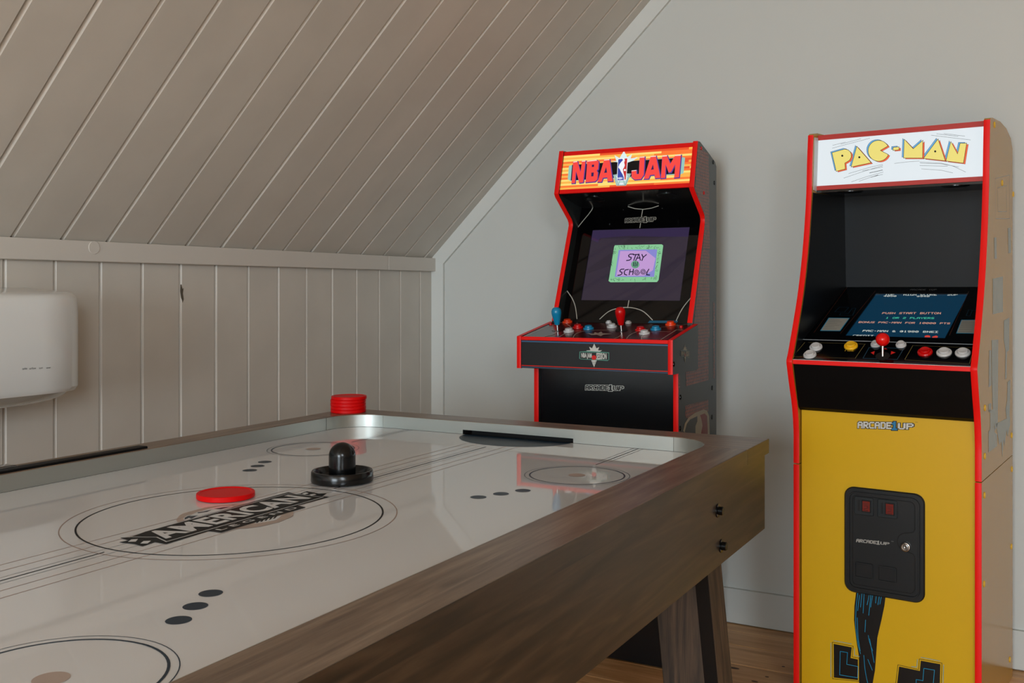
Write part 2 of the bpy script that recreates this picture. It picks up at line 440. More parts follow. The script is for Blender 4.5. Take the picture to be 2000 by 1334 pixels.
# tongue-and-groove boards: a lit rounded bead on the near edge, a dark gap behind it
def board_profile(y0, y1, gap, k=1.0):
    # (y, depth) with depth 0 = face, positive = into the wall
    return [(y0 + 0.0, 0.020), (y0 + 0.0, 0.0090 * k), (y0 + 0.0014 * k, 0.0066 * k), (y0 + 0.0040 * k, 0.0034 * k), (y0 + 0.0062 * k, 0.0011 * k), (y0 + 0.0074 * k, 0.0), (y1 - gap - 0.0006, 0.0), (y1 - gap, 0.0012), (y1 - gap, 0.020)]
PITCH = 0.1345
k = 0; y1 = 3.2262 + PITCH
while y1 > YF + 0.05:
    y0 = max(y1 - PITCH, YF + 0.002); ye = min(y1, YB - 0.002)
    gap = 0.0024 + random.random() * 0.0016
    pr = board_profile(y0, ye, gap); dx = random.uniform(-0.0006, 0.0006)
    bm = BM(); prism(bm, [(XL - d + dx, y) for y, d in pr], 'Z', 0.0, ZK)
    obj('board', bm, GREIGE, wl, smooth=False)
    y1 -= PITCH
y1 = 3.2512 + 0.1350
while y1 > YF + 0.05:
    y0 = max(y1 - 0.1350, YF + 0.002); ye = min(y1, YB - 0.002)
    gap = 0.0032 + random.random() * 0.0016
    pr = board_profile(y0, ye, gap, 1.12); n = len(pr); dh = random.uniform(-0.0006, 0.0006)
    bm = BM()
    A = [bm.verts.new(slope_pt(0.0, d + dh, y)) for y, d in pr]; B = [bm.verts.new(slope_pt(SLEN, d + dh, y)) for y, d in pr]
    bm.faces.new(A); bm.faces.new(B[::-1])
    for i in range(n): bm.faces.new((A[i], A[(i + 1) % n], B[(i + 1) % n], B[i]))
    obj('board', bm, GREIGE, cs)
    y1 -= 0.1350
# rail between knee wall and slope, in two lengths, with a round cover plate
TR = 0.020
t1 = obj('trim_1', bbox(XL, XL + TR, YF, 2.9905, 1.2048, 1.2570, 0.002), mat('greige_rail_paint', '#cfcac2', 0.4, bump=0.2, bscale=18), kind='structure')
obj('rail_end', bbox(XL, XL + TR, 2.9925, YB - 0.002, 1.2048, 1.2570, 0.002), MATS['greige_rail_paint'], t1)
bm = BM(); lathe(bm, [(0, 0), (0.0170, 0), (0.0170, 0.0006), (0.0160, 0.0014), (0.012, 0.0012), (0, 0.0016)], 28, Matrix.Translation((XL + TR, 1.713, 1.2405)) @ Matrix.Rotation(R(90), 4, 'Y'))
obj('cover_plate', bm, MATS['greige_rail_paint'], t1, True)
# battens in the corner of the back wall
BT, BWD = 0.013, 0.0567
bm = BM()
inner = [(XL + 0.0556, 0.12), (XL + 0.0556, 1.2335)]
c0 = Vector((XL, ZK)); dirv = Vector((math.cos(R(44.2)), math.sin(R(44.2)))); nrm = Vector((dirv.y, -dirv.x))
e1 = c0 + dirv * (SLEN); e2 = e1 + nrm * BWD
prism(bm, [(XL, 0.12), (XL + 0.0556, 0.12), (XL + 0.0556, 1.2345), (XL, 1.2568)], 'Y', YB - BT, YB)
tb = obj('trim_2', bm, WHITE_T, kind='structure')
bm = BM()
p0 = (XL, 1.257); p1 = (XL + 0.0556, 1.2347)
prism(bm, [p0, p1, (e2.x, e2.y), (e1.x, e1.y)], 'Y', YB - BT, YB)
obj('batten', bm, WHITE_T, tb)
bb = obj('baseboard_back', bbox(XL, XR, YB - 0.014, YB, 0.004, 0.1194, 0.0012), WHITE_W, kind='structure')
obj('baseboard_left', bbox(XL, XL + 0.014, YF, YB - 0.015, 0.004, 0.10, 0.001), GREIGE, kind='structure')
# pine floorboards running along the back wall
ys = [3.316]
seams = [3.243, 3.115, 2.955]
y = 2.955
while y > YF: y -= 0.148; seams.append(y)
prev = 3.318
for i, y in enumerate(seams):
    y = max(y, YF + 0.002)
    g = 0.0035 if i in (1, 2) else 0.0016
    cuts = [XL, XR] if i < 3 else [XL, random.uniform(-1.2, 1.6), XR]
    for a, b in zip(cuts, cuts[1:]):
        obj('floorboard', bbox(a + 0.001, b - 0.001, y + g / 2, prev - g / 2, -0.022, 0.0, 0.0012, 1), PINE, floor)
    prev = y
    if y <= YF + 0.003: break

# knots and a chipped joint
KN = mat('dark_knot', '#4a2c16', .5)
for (fx, fy, r1, r2) in ((1434, 1305, .016, .007), (1474, 1331, .010, .005), (1498, 1322, .006, .004), (1530, 1302, .005, .004)):
    t_ = (0 - EYE) / ray(fx, fy).z; p_ = Vector((0, 0, EYE)) + ray(fx, fy) * t_
    bm = BM(); prism(bm, disc(p_.x, p_.y, r1, 16, r2), 'Z', -0.001, 0.0003); obj('knot', bm, KN, floor)
t_ = XL / ray(356, 572).x; p_ = Vector((0, 0, EYE)) + ray(356, 572) * t_
bm = BM(); prism(bm, [(p_.y - .004, p_.z + .024), (p_.y + .001, p_.z + .010), (p_.y + .004, p_.z + .014), (p_.y + .002, p_.z - .002), (p_.y + .005, p_.z - .018), (p_.y + .001, p_.z - .028), (p_.y - .003, p_.z - .014), (p_.y - .0045, p_.z + .004)], 'X', XL - .004, XL + .0006); obj('chipped_knot', bm, mat('bare_knot', '#5c5346', .6), wl)

# ------------------------------------------------------------------ air hockey table
TX0, TX1, TY0, TY1, ZT = -1.79, -0.583, 0.163, 2.287, 0.790
IX0, IX1, IY0, IY1, ZF = -1.715, -0.683, 0.245, 2.205, 0.756
RC = 0.1
MX, MY = (IX0 + IX1) / 2, 1.225
table = thing('air_hockey_table', 'long air hockey table with dark wood rails and glossy white playing surface', 'air hockey table', (MX, MY, 0))
def T(x, y): return (x - MX, y - MY)
def tbox(x0, x1, y0, y1, z0, z1, r=0.0, seg=2): return bbox(x0 - MX, x1 - MX, y0 - MY, y1 - MY, z0, z1, r, seg)
# playing surface with rounded corners
def rounded(x0, x1, y0, y1, r, n=10):
    return arc(x1 - r, y1 - r, r, 0, 90, n) + arc(x0 + r, y1 - r, r, 90, 180, n) + arc(x0 + r, y0 + r, r, 180, 270, n) + arc(x1 - r, y0 + r, r, 270, 360, n)
bm = BM(); prism(bm, [T(*p) for p in [(IX0 - .001, IY0 - .001), (IX1 + .001, IY0 - .001), (IX1 + .001, IY1 + .0015), (IX0 - .001, IY1 + .0015)]], 'Z', ZF - 0.014, ZF)
play = obj('playing_surface', bm, FIELD, table)
obj('under_panel', tbox(TX0 + 0.03, TX1 - 0.03, TY0 + 0.03, TY1 - 0.03, ZF - 0.045, ZF - 0.016), BLACK_V, table)
# wood rails (end rails carry the rounded inner corners), each with a bevelled lip
YS = 2.107; YN = 2 * MY - YS
def end_rail(sign):
    pts = [(TX0, TY1), (TX0, YS), (IX0 - .002, YS)] + arc(IX0 + RC, IY1 - RC, RC + .002, 180, 90, 12) + arc(IX1 - RC, IY1 - RC, RC + .002, 90, 0, 12) + [(IX1 + .002, YS), (TX1, YS), (TX1, TY1)]
    q = [(x - MX, (y - MY) * sign) for x, y in pts]
    bm = BM(); prism(bm, q, 'Z', 0.7725, ZT)
    # lip hanging down outside
    for (a0, a1, b0, b1) in ((TX0, TX1, TY1 - 0.02, TY1), (TX0, TX0 + 0.02, YS, TY1 - .02), (TX1 - 0.02, TX1, YS, TY1 - .02)):
        ya, yb = sorted(((b0 - MY) * sign, (b1 - MY) * sign)); box(bm, a0 - MX, a1 - MX, ya, yb, 0.757, 0.7725)
    bmesh.ops.remove_doubles(bm, verts=bm.verts, dist=1e-5)
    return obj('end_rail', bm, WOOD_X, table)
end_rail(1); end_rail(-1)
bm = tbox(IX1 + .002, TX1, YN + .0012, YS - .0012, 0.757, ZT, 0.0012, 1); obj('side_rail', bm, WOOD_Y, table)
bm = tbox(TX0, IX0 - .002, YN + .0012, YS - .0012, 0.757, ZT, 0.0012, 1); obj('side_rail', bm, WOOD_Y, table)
# aprons
AZ0 = 0.583
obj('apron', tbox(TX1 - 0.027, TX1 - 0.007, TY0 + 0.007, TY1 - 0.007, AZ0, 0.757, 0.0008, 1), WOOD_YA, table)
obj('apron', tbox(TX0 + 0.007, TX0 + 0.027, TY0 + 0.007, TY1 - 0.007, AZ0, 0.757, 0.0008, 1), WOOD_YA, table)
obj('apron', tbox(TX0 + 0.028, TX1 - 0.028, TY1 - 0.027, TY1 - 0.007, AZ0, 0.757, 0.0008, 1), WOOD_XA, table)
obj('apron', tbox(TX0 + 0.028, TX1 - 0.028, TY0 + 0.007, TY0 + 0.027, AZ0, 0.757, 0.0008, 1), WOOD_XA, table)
# shade on the outer rail faces, added as thin dark strips
for nm_, bx_ in (('rail_edge_shade', (TX1, TX1 + .0008, TY0, YS - .0006)), ('rail_edge_shade', (TX1, TX1 + .0008, YS + .0006, TY1)), ('rail_edge_shade', (TX0 - .0008, TX0, TY0, TY1)), ('rail_edge_shade', (TX0, TX1, TY1, TY1 + .0008)), ('rail_edge_shade', (TX0, TX1, TY0 - .0008, TY0))):
    obj(nm_, tbox(bx_[0], bx_[1], bx_[2], bx_[3], 0.757, ZT - .0004), WOOD_YA if nm_ and bx_[1] - bx_[0] < .01 else WOOD_XA, table, label='rail edge with shade in its colour')
# aluminium walls
ZA0, ZA1 = ZF + 0.0006, ZT - 0.0012
obj('metal_side_wall', tbox(IX0 - .0018, IX0, YN + .004, YS - .0195, ZA0, ZA1), ALU, table)
obj('metal_side_wall', tbox(IX1, IX1 + .0018, YN + .004, YS - .0195, ZA0, ZA1), ALU, table)
SX0, SX1, SZ = -1.359, -1.041, 0.7675
for sg in (1, -1):
    for (a0, a1, z0, z1) in ((IX0 + RC + .0008, SX0, ZA0, ZA1), (SX1, IX1 - RC - .0008, ZA0, ZA1), (SX0, SX1, SZ, ZA1)):
        pass
    bm = BM()
    ya, yb = sorted(((IY1 - MY) * sg, (IY1 + .0018 - MY) * sg))
    for (a0, a1, z0, z1) in ((IX0 + RC + .0008, SX0, ZA0, ZA1), (SX1, IX1 - RC - .0008, ZA0, ZA1), (SX0, SX1, SZ, ZA1)):
        box(bm, a0 - MX, a1 - MX, ya, yb, z0, z1)
    obj('metal_end_wall', bm, ALU, table)
    bm = BM(); ya, yb = sorted(((IY1 + .002 - MY) * sg, (IY1 + .05 - MY) * sg))
    y2, y3 = sorted(((IY1 + .046 - MY) * sg, (IY1 + .05 - MY) * sg))
    box(bm, SX0 - MX, SX1 - MX, y2, y3, ZF - .012, SZ + .003); box(bm, SX0 - MX, SX1 - MX, ya, yb, SZ + .0005, SZ + .003)
    box(bm, SX0 - MX, SX1 - MX, ya, yb, ZF - .012, ZF - .009)
    box(bm, SX0 - .003 - MX, SX0 - MX, ya, yb, ZF, SZ + .003); box(bm, SX1 - MX, SX1 + .003 - MX, ya, yb, ZF, SZ + .003)
    obj('goal_slot', bm, BLACK_V, table, label='black goal slot in the end wall')
    for sx in (0, 1):
        cx = IX0 + RC if sx == 0 else IX1 - RC
        a0, a1 = (180, 90) if sx == 0 else (0, 90)
        o1 = arc(cx - MX, IY1 - RC - MY, RC, a0, a1, 14); o2 = arc(cx - MX, IY1 - RC - MY, RC + .0018, a1, a0, 14); o1 = [(o1[0][0], o1[0][1] - .0160)] + o1; o2 = o2 + [(o2[-1][0], o2[-1][1] - .0160)]
        bm = BM(); prism(bm, [(x, y * sg) for x, y in o1 + o2], 'Z', ZA0, ZA1)
        obj('metal_corner', bm, ALU, table, True)
# markings printed under the gloss of the playing surface
FS = Surf((0, 0, ZF), (1, 0, 0), (0, 1, 0), (MX, MY, 0))
def C(x, y): return (x - MX, y - MY)
def line(x, y0, y1, wd): return [[C(x - wd / 2, y0), C(x + wd / 2, y0), C(x + wd / 2, y1), C(x - wd / 2, y1)]]
p = []
for x in (-1.269, -1.241, -1.160, -1.132):
    for ya, yb in ((0.36, 2.09 if x < -1.2 else 2.10),): p += line(x, ya, yb, 0.0018)
decal(FS, p, 0.6, INK_BROWN, 'taupe_stripe', play)
p = line(-1.213, 0.42, 2.02, 0.0012) + line(-1.188, 0.42, 2.02, 0.0012)
decal(FS, p, 0.6, INK_GREY, 'grey_stripe', play)
p = line(-1.200, 0.38, 0.967, 0.0028) + line(-1.200, 1.483, 2.053, 0.0028)
for x in (-0.870, -1.528): p += line(x, 1.957, IY1, 0.0026) + line(x, 0.245, 0.493, 0.0026)
for x in (-0.8585, -0.882, -1.5165, -1.5395): p += line(x, 2.0, IY1, 0.0012) + line(x, 0.245, 0.45, 0.0012)
decal(FS, p, 1.0, INK, 'dark_stripe', play)
decal(FS, ring(0, 0, 0.2420, 0.2450, 120), 1.0, INK, 'centre_circle', play)
decal(FS, ring(0, 0, 0.2665, 0.2682, 120), 1.0, INK_BROWN, 'centre_ring', play)
gc = [(0.152 * math.cos(R(a)), IY1 - MY - 0.0003 - 0.126 * math.sin(R(a))) for a in range(0, 181, 5)]
decal(FS, [gc], 1.2, INK_BLUE, 'goal_crease', play); decal(FS, [[(a, -b) for a, b in gc]], 1.2, INK_BLUE, 'goal_crease', play)
for cx in (-0.3435, 0.3435):
    for cy, r0 in ((1.83 - MY, 0.096), (0.628 - MY, 0.108)):
        decal(FS, ring(cx, cy, r0 - .0016, r0 + .0016, 72), 1.0, INK_BLUE, 'face_off_circle', play)
        decal(FS, ring(cx, cy, r0 + .0100, r0 + .0112, 72), 1.0, INK_BLUE, 'face_off_ring', play)
        decal(FS, [disc(cx, cy, 0.0175)], 1.0, INK_TAN, 'face_off_spot', play)
    sx = 1 if cx > 0 else -1
    for i in range(3):
        for sy in (1, -1):
            decal(FS, [disc(sx * (0.277 + 0.0215 * i), sy * (0.325 + 0.0455 * i), 0.0148)], 1.0, INK_BLUE, 'field_dot', play)
# banner emblem: long along the table, its top towards the left rail
def BQ(y0, y1, xt, xb): return [C(xt, y0), C(xt, y1), C(xb, y1), C(xb, y0)]
def F7(pts): return FS.pxs(zm(220, 930, 4.545, pts))
tan = [C(-1.199 + 0.094 * math.cos(R(a)) * (1 + 0.02 * math.sin(a * 0.9)), 1.226 + 0.094 * math.sin(R(a)) * (1 + 0.02 * math.cos(a * 1.3))) for a in range(0, 360, 6)]
decal(FS, [tan], 1.3, INK_TAN, 'emblem_disc', play)
decal(FS, [F7([(625, 380), (660, 350), (700, 345), (740, 325), (800, 310), (860, 290), (960, 270), (1080, 268), (1000, 300), (760, 370), (640, 395)])], 1.5, INK_WHITE, 'emblem_outline', play)
decal(FS, [F7(q) for q in ([(640, 372), (668, 356), (700, 352), (665, 380), (640, 388)], [(672, 372), (700, 356), (760, 352), (700, 380)], [(750, 325), (800, 318), (880, 300), (840, 320), (760, 332)], [(900, 292), (985, 278), (1050, 275), (960, 298)])], 1.7, INK_BLUE, 'emblem_figure', play)
decal(FS, [F7([(1262, 405), (1500, 350), (1480, 372), (1440, 395), (1262, 425)])], 1.5, INK_WHITE, 'emblem_outline', play)
decal(FS, [F7([(1270 + 38 * i, 420 - 9.5 * i), (1290 + 38 * i, 416 - 9.5 * i), (1312 + 38 * i, 392 - 9.5 * i), (1292 + 38 * i, 396 - 9.5 * i)]) for i in range(5)], 1.7, INK, 'emblem_bars', play)
ban = [C(-1.2535, 1.004), C(-1.2535, 1.417), C(-1.234, 1.424), C(-1.222, 1.408), C(-1.226, 1.440), C(-1.195, 1.452), C(-1.184, 1.442), C(-1.176, 1.440), C(-1.157, 1.445),
       C(-1.157, 1.335), C(-1.136, 1.331), C(-1.136, 1.130), C(-1.157, 1.126), C(-1.157, 1.038), C(-1.170, 1.050), C(-1.178, 1.010), C(-1.1765, 1.005), C(-1.222, 1.000), C(-1.234, 1.010)]
ban = F7([(65, 550), (150, 548), (320, 485), (1560, 145), (1630, 162), (1665, 158), (1725, 136), (1830, 158), (1900, 155), (1860, 180), (1925, 187), (1640, 262), (1715, 280), (965, 505), (850, 490), (475, 608), (375, 588), (265, 627), (195, 606), (55, 590), (140, 575)])
decal(FS, [ban], 2.0, INK, 'banner', play)
decal(FS, stroke([C(-1.2445, 1.047), C(-1.2445, 1.402), C(-1.228, 1.408), C(-1.1665, 1.412)], 0.0022) + stroke([C(-1.1665, 1.412), C(-1.1665, 1.050), C(-1.200, 1.062), C(-1.2445, 1.040)], 0.0022), 2.5, INK_WHITE, 'banner_line', play)
decal(FS, fonttext('AMERICAN', BQ(1.062, 1.396, -1.2365, -1.1800), 0.035, 0, 1.06), 2.5, INK_WHITE, 'lettering', play)
decal(FS, fonttext('LEGEND', BQ(1.140, 1.322, -1.1590, -1.1465), 0.012, 0, 1.6), 2.5, INK_WHITE, 'lettering', play)
decal(FS, [F7(q) for q in ([(165, 567), (225, 563), (205, 586), (135, 588)], [(275, 580), (340, 578), (310, 603), (245, 603)], [(1680, 160), (1715, 148), (1740, 155), (1705, 168)], [(1745, 168), (1790, 160), (1810, 168), (1765, 178)])], 2.5, INK_WHITE, 'banner_flag_box', play)
# black score strip let into the left rail, clear bracket at its near end
bm = tbox(-1.7500, -1.7225, 0.95, 1.500, ZT - 0.004, ZT + 0.0050, 0.0018, 2); obj('score_strip', bm, mat('score_strip_black', '#060607', .5, spec=.2), table, True, label='black score strip on the rail')
bm = tbox(-1.7885, -1.7505, 1.06, 1.215, ZT + 0.0005, ZT + 0.0055, 0.0025, 2); obj('score_bracket', bm, CLEAR, table, True, label='clear plastic bracket')
# two black levelling knobs on the long apron
for (y, z) in ((1.918, 0.6955), (1.941, 0.6205)):
    bm = BM(); lathe(bm, [(0, 0), (0.0135, 0), (0.0135, 0.002), (0.0085, 0.003), (0.0085, 0.0105), (0.0075, 0.0118), (0, 0.0118)], 20, Matrix.Translation((TX1 - 0.007 - MX, y - MY, z)) @ Matrix.Rotation(R(90), 4, 'Y'))
    obj('apron_knob', bm, BLACK, table, True)
# four splayed legs
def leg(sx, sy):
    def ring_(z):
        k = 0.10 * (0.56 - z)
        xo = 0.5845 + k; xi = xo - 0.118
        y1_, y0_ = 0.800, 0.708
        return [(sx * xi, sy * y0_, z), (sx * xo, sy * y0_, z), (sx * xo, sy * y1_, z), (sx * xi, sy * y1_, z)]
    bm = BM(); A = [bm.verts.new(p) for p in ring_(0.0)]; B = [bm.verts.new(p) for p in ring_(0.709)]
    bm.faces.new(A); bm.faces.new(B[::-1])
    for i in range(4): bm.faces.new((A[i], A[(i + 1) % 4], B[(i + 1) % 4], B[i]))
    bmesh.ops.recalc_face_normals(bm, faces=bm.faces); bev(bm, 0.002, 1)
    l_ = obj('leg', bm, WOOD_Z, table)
    bm = BM()
    def r2(z):
        k = 0.10 * (0.56 - z); xo = 0.5845 + k
        return [(sx * (xo - 0.028), sy * 0.7065, z), (sx * (xo - 0.0005), sy * 0.7065, z), (sx * (xo - 0.0005), sy * 0.709, z), (sx * (xo - 0.028), sy * 0.709, z)]
    A = [bm.verts.new(p) for p in r2(0.004)]; B = [bm.verts.new(p) for p in r2(0.700)]
    bm.faces.new(A); bm.faces.new(B[::-1])
    for i in range(4): bm.faces.new((A[i], A[(i + 1) % 4], B[(i + 1) % 4], B[i]))
    obj('edge_board', bm, WOOD_D, l_, label='dark edge board')
for sx in (1, -1):
    for sy in (1, -1): leg(sx, sy)

# ------------------------------------------------------------------ mallet and pucks
def puck_mesh(r, h):
    bm = BM(); lathe(bm, [(0, 0), (r - .0012, 0), (r, .0012), (r, h - .0012), (r - .0012, h), (r - .006, h), (r - .0075, h - .0012), (0, h - .0012)], 48); return bm
pk = obj('puck', puck_mesh(0.0515, 0.0095), PUCK, None, True); pk.location = (-1.3215, 1.3265, ZF + 0.0011)
tag(pk, 'red puck lying alone on the playing surface above the banner emblem', 'puck')
PH_ = 0.0091
words = ['lowest red puck of the stack of five on the rail corner', 'second red puck from the bottom of the stack of five', 'middle red puck of the stack of five on the rail corner',
         'second red puck from the top of the stack of five', 'topmost red puck, slightly shifted, on the stack of five']
pm0 = obj('puck', puck_mesh(0.0492, PH_ - 0.0002), PUCK, None, True)
for i in range(5):
    o = pm0 if i == 0 else pm0.copy()
    if i: COL.objects.link(o)
    dx = 0.0018 if i == 4 else random.uniform(-.0003, .0003)
    o.location = (-1.7415 + dx, 2.2155 + dx * 0.5, ZT + 0.0003 + i * PH_); tag(o, words[i], 'puck', 'stacked red pucks on the rail corner')
ml = thing('mallet', 'black air hockey mallet with domed knob standing on the playing surface', 'mallet', (-1.2315, 1.5475, ZF + 0.0009))
bm = BM(); lathe(bm, [(0, 0), (.058, 0), (.0605, .0015), (.0610, .004), (.0602, .0195), (.0585, .0222), (.0555, .0222), (.0535, .0205), (.0500, .0105), (.044, .0065), (.0262, .0060)], 56)
obj('base', bm, BLACK, ml, True)
bm = BM(); lathe(bm, [(.0262, .0060), (.0262, .0500)] + [(.0262 * math.cos(R(a)), .0500 + .0262 * math.sin(R(a))) for a in range(8, 90, 8)] + [(0, .0762)], 40)
obj('knob', bm, BLACK, ml, True)

# ------------------------------------------------------------------ wall-hung air conditioner at the left
ac = thing('air_conditioner', 'white rounded air conditioner hung on the boarded knee wall', 'air conditioner', (XL, 0.95, 0.88))
DX = 0.215; YE = 0.601; YS0 = -0.62
def plan(z_in, x_in, rr):    # plan outline in (x,y) with rounded front corners
    x1 = DX - x_in
    ry_ = rr * 2.3
    return [(0.0, YS0)] + arc(x1 - rr, YS0 + z_in + ry_, rr, 270, 360, 12, ry_) + arc(x1 - rr, YE - z_in - ry_, rr, 0, 90, 20, ry_) + [(0.0, YE - z_in)]
levels = [(0.020, 0.004, 0.006, 0.055, 0), (0.030, 0.0, 0.0, 0.055, 0), (0.200, 0.0, 0.0, 0.055, 0.0), (0.232, 0.001, 0.002, 0.055, 0.0), (0.2385, 0.003, 0.005, 0.054, 0.004), (0.2425, 0.009, 0.012, 0.050, 0.009), (0.2440, 0.020, 0.026, 0.045, 0.014)]
bm = BM(); rings = []
for z, a, b, rr, lift in levels:
    pl = plan(a, b, rr); rings.append([bm.verts.new((x, y, z + lift * (1 - x / DX))) for x, y in pl])
for A, B in zip(rings, rings[1:]):
    for i in range(len(A)): bm.faces.new((A[i], A[(i + 1) % len(A)], B[(i + 1) % len(A)], B[i]))
bm.faces.new(rings[0]); bm.faces.new(rings[-1][::-1])
AC_W = mat('air_conditioner_white', '#e0e1df', 0.22, coat=0.3)
obj('casing', bm, AC_W, ac, True)
bm = BM(); rings = []
for z, a, b in ((-0.010, .060, .075), (-0.004, .034, .045), (0.006, .016, .022), (0.020, .006, .008)):
    rings.append([bm.verts.new((x, y, z)) for x, y in plan(a, b, .07)])
for A, B in zip(rings, rings[1:]):
    for i in range(len(A)): bm.faces.new((A[i], A[(i + 1) % len(A)], B[(i + 1) % len(A)], B[i]))
bm.faces.new(rings[0]); bm.faces.new(rings[-1][::-1])
obj('silver_trim', bm, mat('silver_plastic', '#c9cac6', 0.12, 0.5), ac, True)
AS = Surf((DX, 0, 0), (0, 1, 0), (0, 0, 1), (XL, 0.95, 0.88))
for wd, (x0, x1) in (('turbo', (43, 52.5)), ('airflow', (57, 70)), ('ion', (76, 83)), ('timer', (90, 99))):
    q = AS.pxs([(x0, 718 - (x0 - 43) * .02), (x1, 717 - (x0 - 43) * .02), (x1, 721.5 - (x0 - 43) * .05), (x0, 722.5 - (x0 - 43) * .05)])
    decal(AS, fonttext(wd, q), 2, P_BLACK, 'lettering', ac)

# ------------------------------------------------------------------ shared arcade pieces
def side_panel(parent, prof, u0, u1, m, name='side_panel', r=0.0):
    bm = BM(); prism(bm, prof, 'X', u0, u1)
    return obj(name, bm, m, parent)
def edge_trim(parent, path, u0, u1, m, th=0.0022, name='edge_trim'):
    """ribbon of moulding along the front path (y,z), standing proud by th"""
    n = len(path); P = [Vector(p) for p in path]; O = []
    for i in range(n):
        d1 = P[i] - P[max(i - 1, 0)]; d2 = P[min(i + 1, n - 1)] - P[i]
        if d1.length < 1e-9: d1 = d2
        if d2.length < 1e-9: d2 = d1
        d = (d1.normalized() + d2.normalized()).normalized()
        nrm_ = Vector((d.y, -d.x))       # path runs downwards: this points to -y
        if nrm_.x > 0 and abs(d.y) > 0.2: nrm_ = -nrm_
        O.append(P[i] + nrm_ * th)
    bm = BM(); cols = []
    for p_, o_ in zip(P, O):
        cols.append([bm.verts.new((u0, p_.x, p_.y)), bm.verts.new((u0, o_.x, o_.y)), bm.verts.new((u0 + .002, o_.x - .0008 * (1 if o_.x < p_.x else 0), o_.y)), bm.verts.new((u1 - .002, o_.x - .0008 * (1 if o_.x < p_.x else 0), o_.y)), bm.verts.new((u1, o_.x, o_.y)), bm.verts.new((u1, p_.x, p_.y))])
    for a, b in zip(cols, cols[1:]):
        for i in range(6): bm.faces.new((a[i], b[i], b[(i + 1) % 6], a[(i + 1) % 6]))
    bm.faces.new(cols[0]); bm.faces.new(cols[-1][::-1])
    return obj(name, bm, m, parent, True)
def on_plane(sf, u, v):       # matrix standing on a surface
    p = sf.P(u, v); return Matrix.Translation(p) @ Matrix((sf.U, sf.V, sf.N)).transposed().to_4x4()
def button(sf, px, m, parent, r=0.0162, name='push_button', h=0.010):
    u, v = sf.px(*px); u, v = u, v
    bm = BM(); lathe(bm, [(r, 0), (r, .003), (r * .93, .0048), (r * .74, .0052), (r * .72, .0035), (r * .70, .0045), (r * .68, h), (r * .62, h + .0012), (r * .5, h + .0008), (0, h)], 28, on_plane(sf, u, v))
    return obj(name, bm, m, parent, True)
def bolt(parent, sf, px, m, r=0.0055, name='bolt_cover', uv=None):
    u, v = uv or sf.px(*px)
    bm = BM(); lathe(bm, [(r, 0), (r * .95, .0016), (r * .6, .0026), (0, .0030)], 16, on_plane(sf, u, v))
    return obj(name, bm, m, parent, True)
def maker_logo(sf, q, fill, line_, one, parent, l0=1.0, g=0.85):
    """pixel wordmark ARCADE1UP with a heavy outline"""
    f = quadmap(q)
    def sub(a, b, t0=0.0, t1=1.0): return [f(a, t0), f(b, t0), f(b, t1), f(a, t1)]
    A = pixtext('ARCADE', sub(0.01, 0.605, 0.08, 0.88), 0.30, 6.1); O = pixtext('1', sub(0.595, 0.725, 0.0, 1.0), 0.3); U = pixtext('UP', sub(0.725, 0.985, 0.16, 0.88), 0.26, 6.0)
    A2 = pixtext('ARCADE', sub(0.01, 0.605, 0.08, 0.88), g, 6.1); O2 = pixtext('1', sub(0.595, 0.725, 0.0, 1.0), g); U2 = pixtext('UP', sub(0.725, 0.985, 0.16, 0.88), g, 6.0)
    decal(sf, A2 + O2 + U2, l0, line_, 'wordmark_outline', parent)
    decal(sf, A + U + ([] if one else O), l0 + 1, fill, 'wordmark', parent)
    if one: decal(sf, O, l0 + 1, one, 'wordmark_numeral', parent)

# ------------------------------------------------------------------ basketball arcade cabinet
NL = (-1.4579, 2.7995, 0)
nb = thing('arcade_cabinet', 'black and red basketball arcade cabinet with lit orange striped marquee', 'arcade machine', NL, 0)
NW, TH = 0.4788, 0.0155
npath = [(.182, 1.594), (.143, 1.449), (.150, 1.440), (.246, 1.370), (.253, 1.360), (.2545, 1.350), (.250, 1.338), (.126, 1.030)]
nlow = [(0.126, 1.0), (0.0, 0.895), (0.0, 0.002)]
nprof = [(.182, 1.594)] + npath[1:] + [(0.126, 0.90), (0.0, 0.89), (0.0, 0.0), (.37, 0.0), (.37, 1.535), (.356, 1.549), (.288, 1.570), (.20, 1.595)]
for u0 in (0.0, NW - TH):
    sp = side_panel(nb, nprof, u0, u0 + TH, SIDE_N)
    edge_trim(sp, npath, u0, u0 + TH, RED_T); edge_trim(sp, [(0.0, 0.888), (0.0, 0.004)], u0, u0 + TH, RED_T)
    if u0 > 0: nside = sp
IU0, IU1 = TH + .0003, NW - TH - .0003
obj('back_panel', bbox(IU0, IU1, .355, .368, 0, 1.54), BLACK_M, nb)
bm = BM(); prism(bm, [(.20, 1.590), (.288, 1.566), (.354, 1.546), (.354, 1.534), (.288, 1.554), (.197, 1.578)], 'X', IU0, IU1); obj('top_panel', bm, BLACK_M, nb)
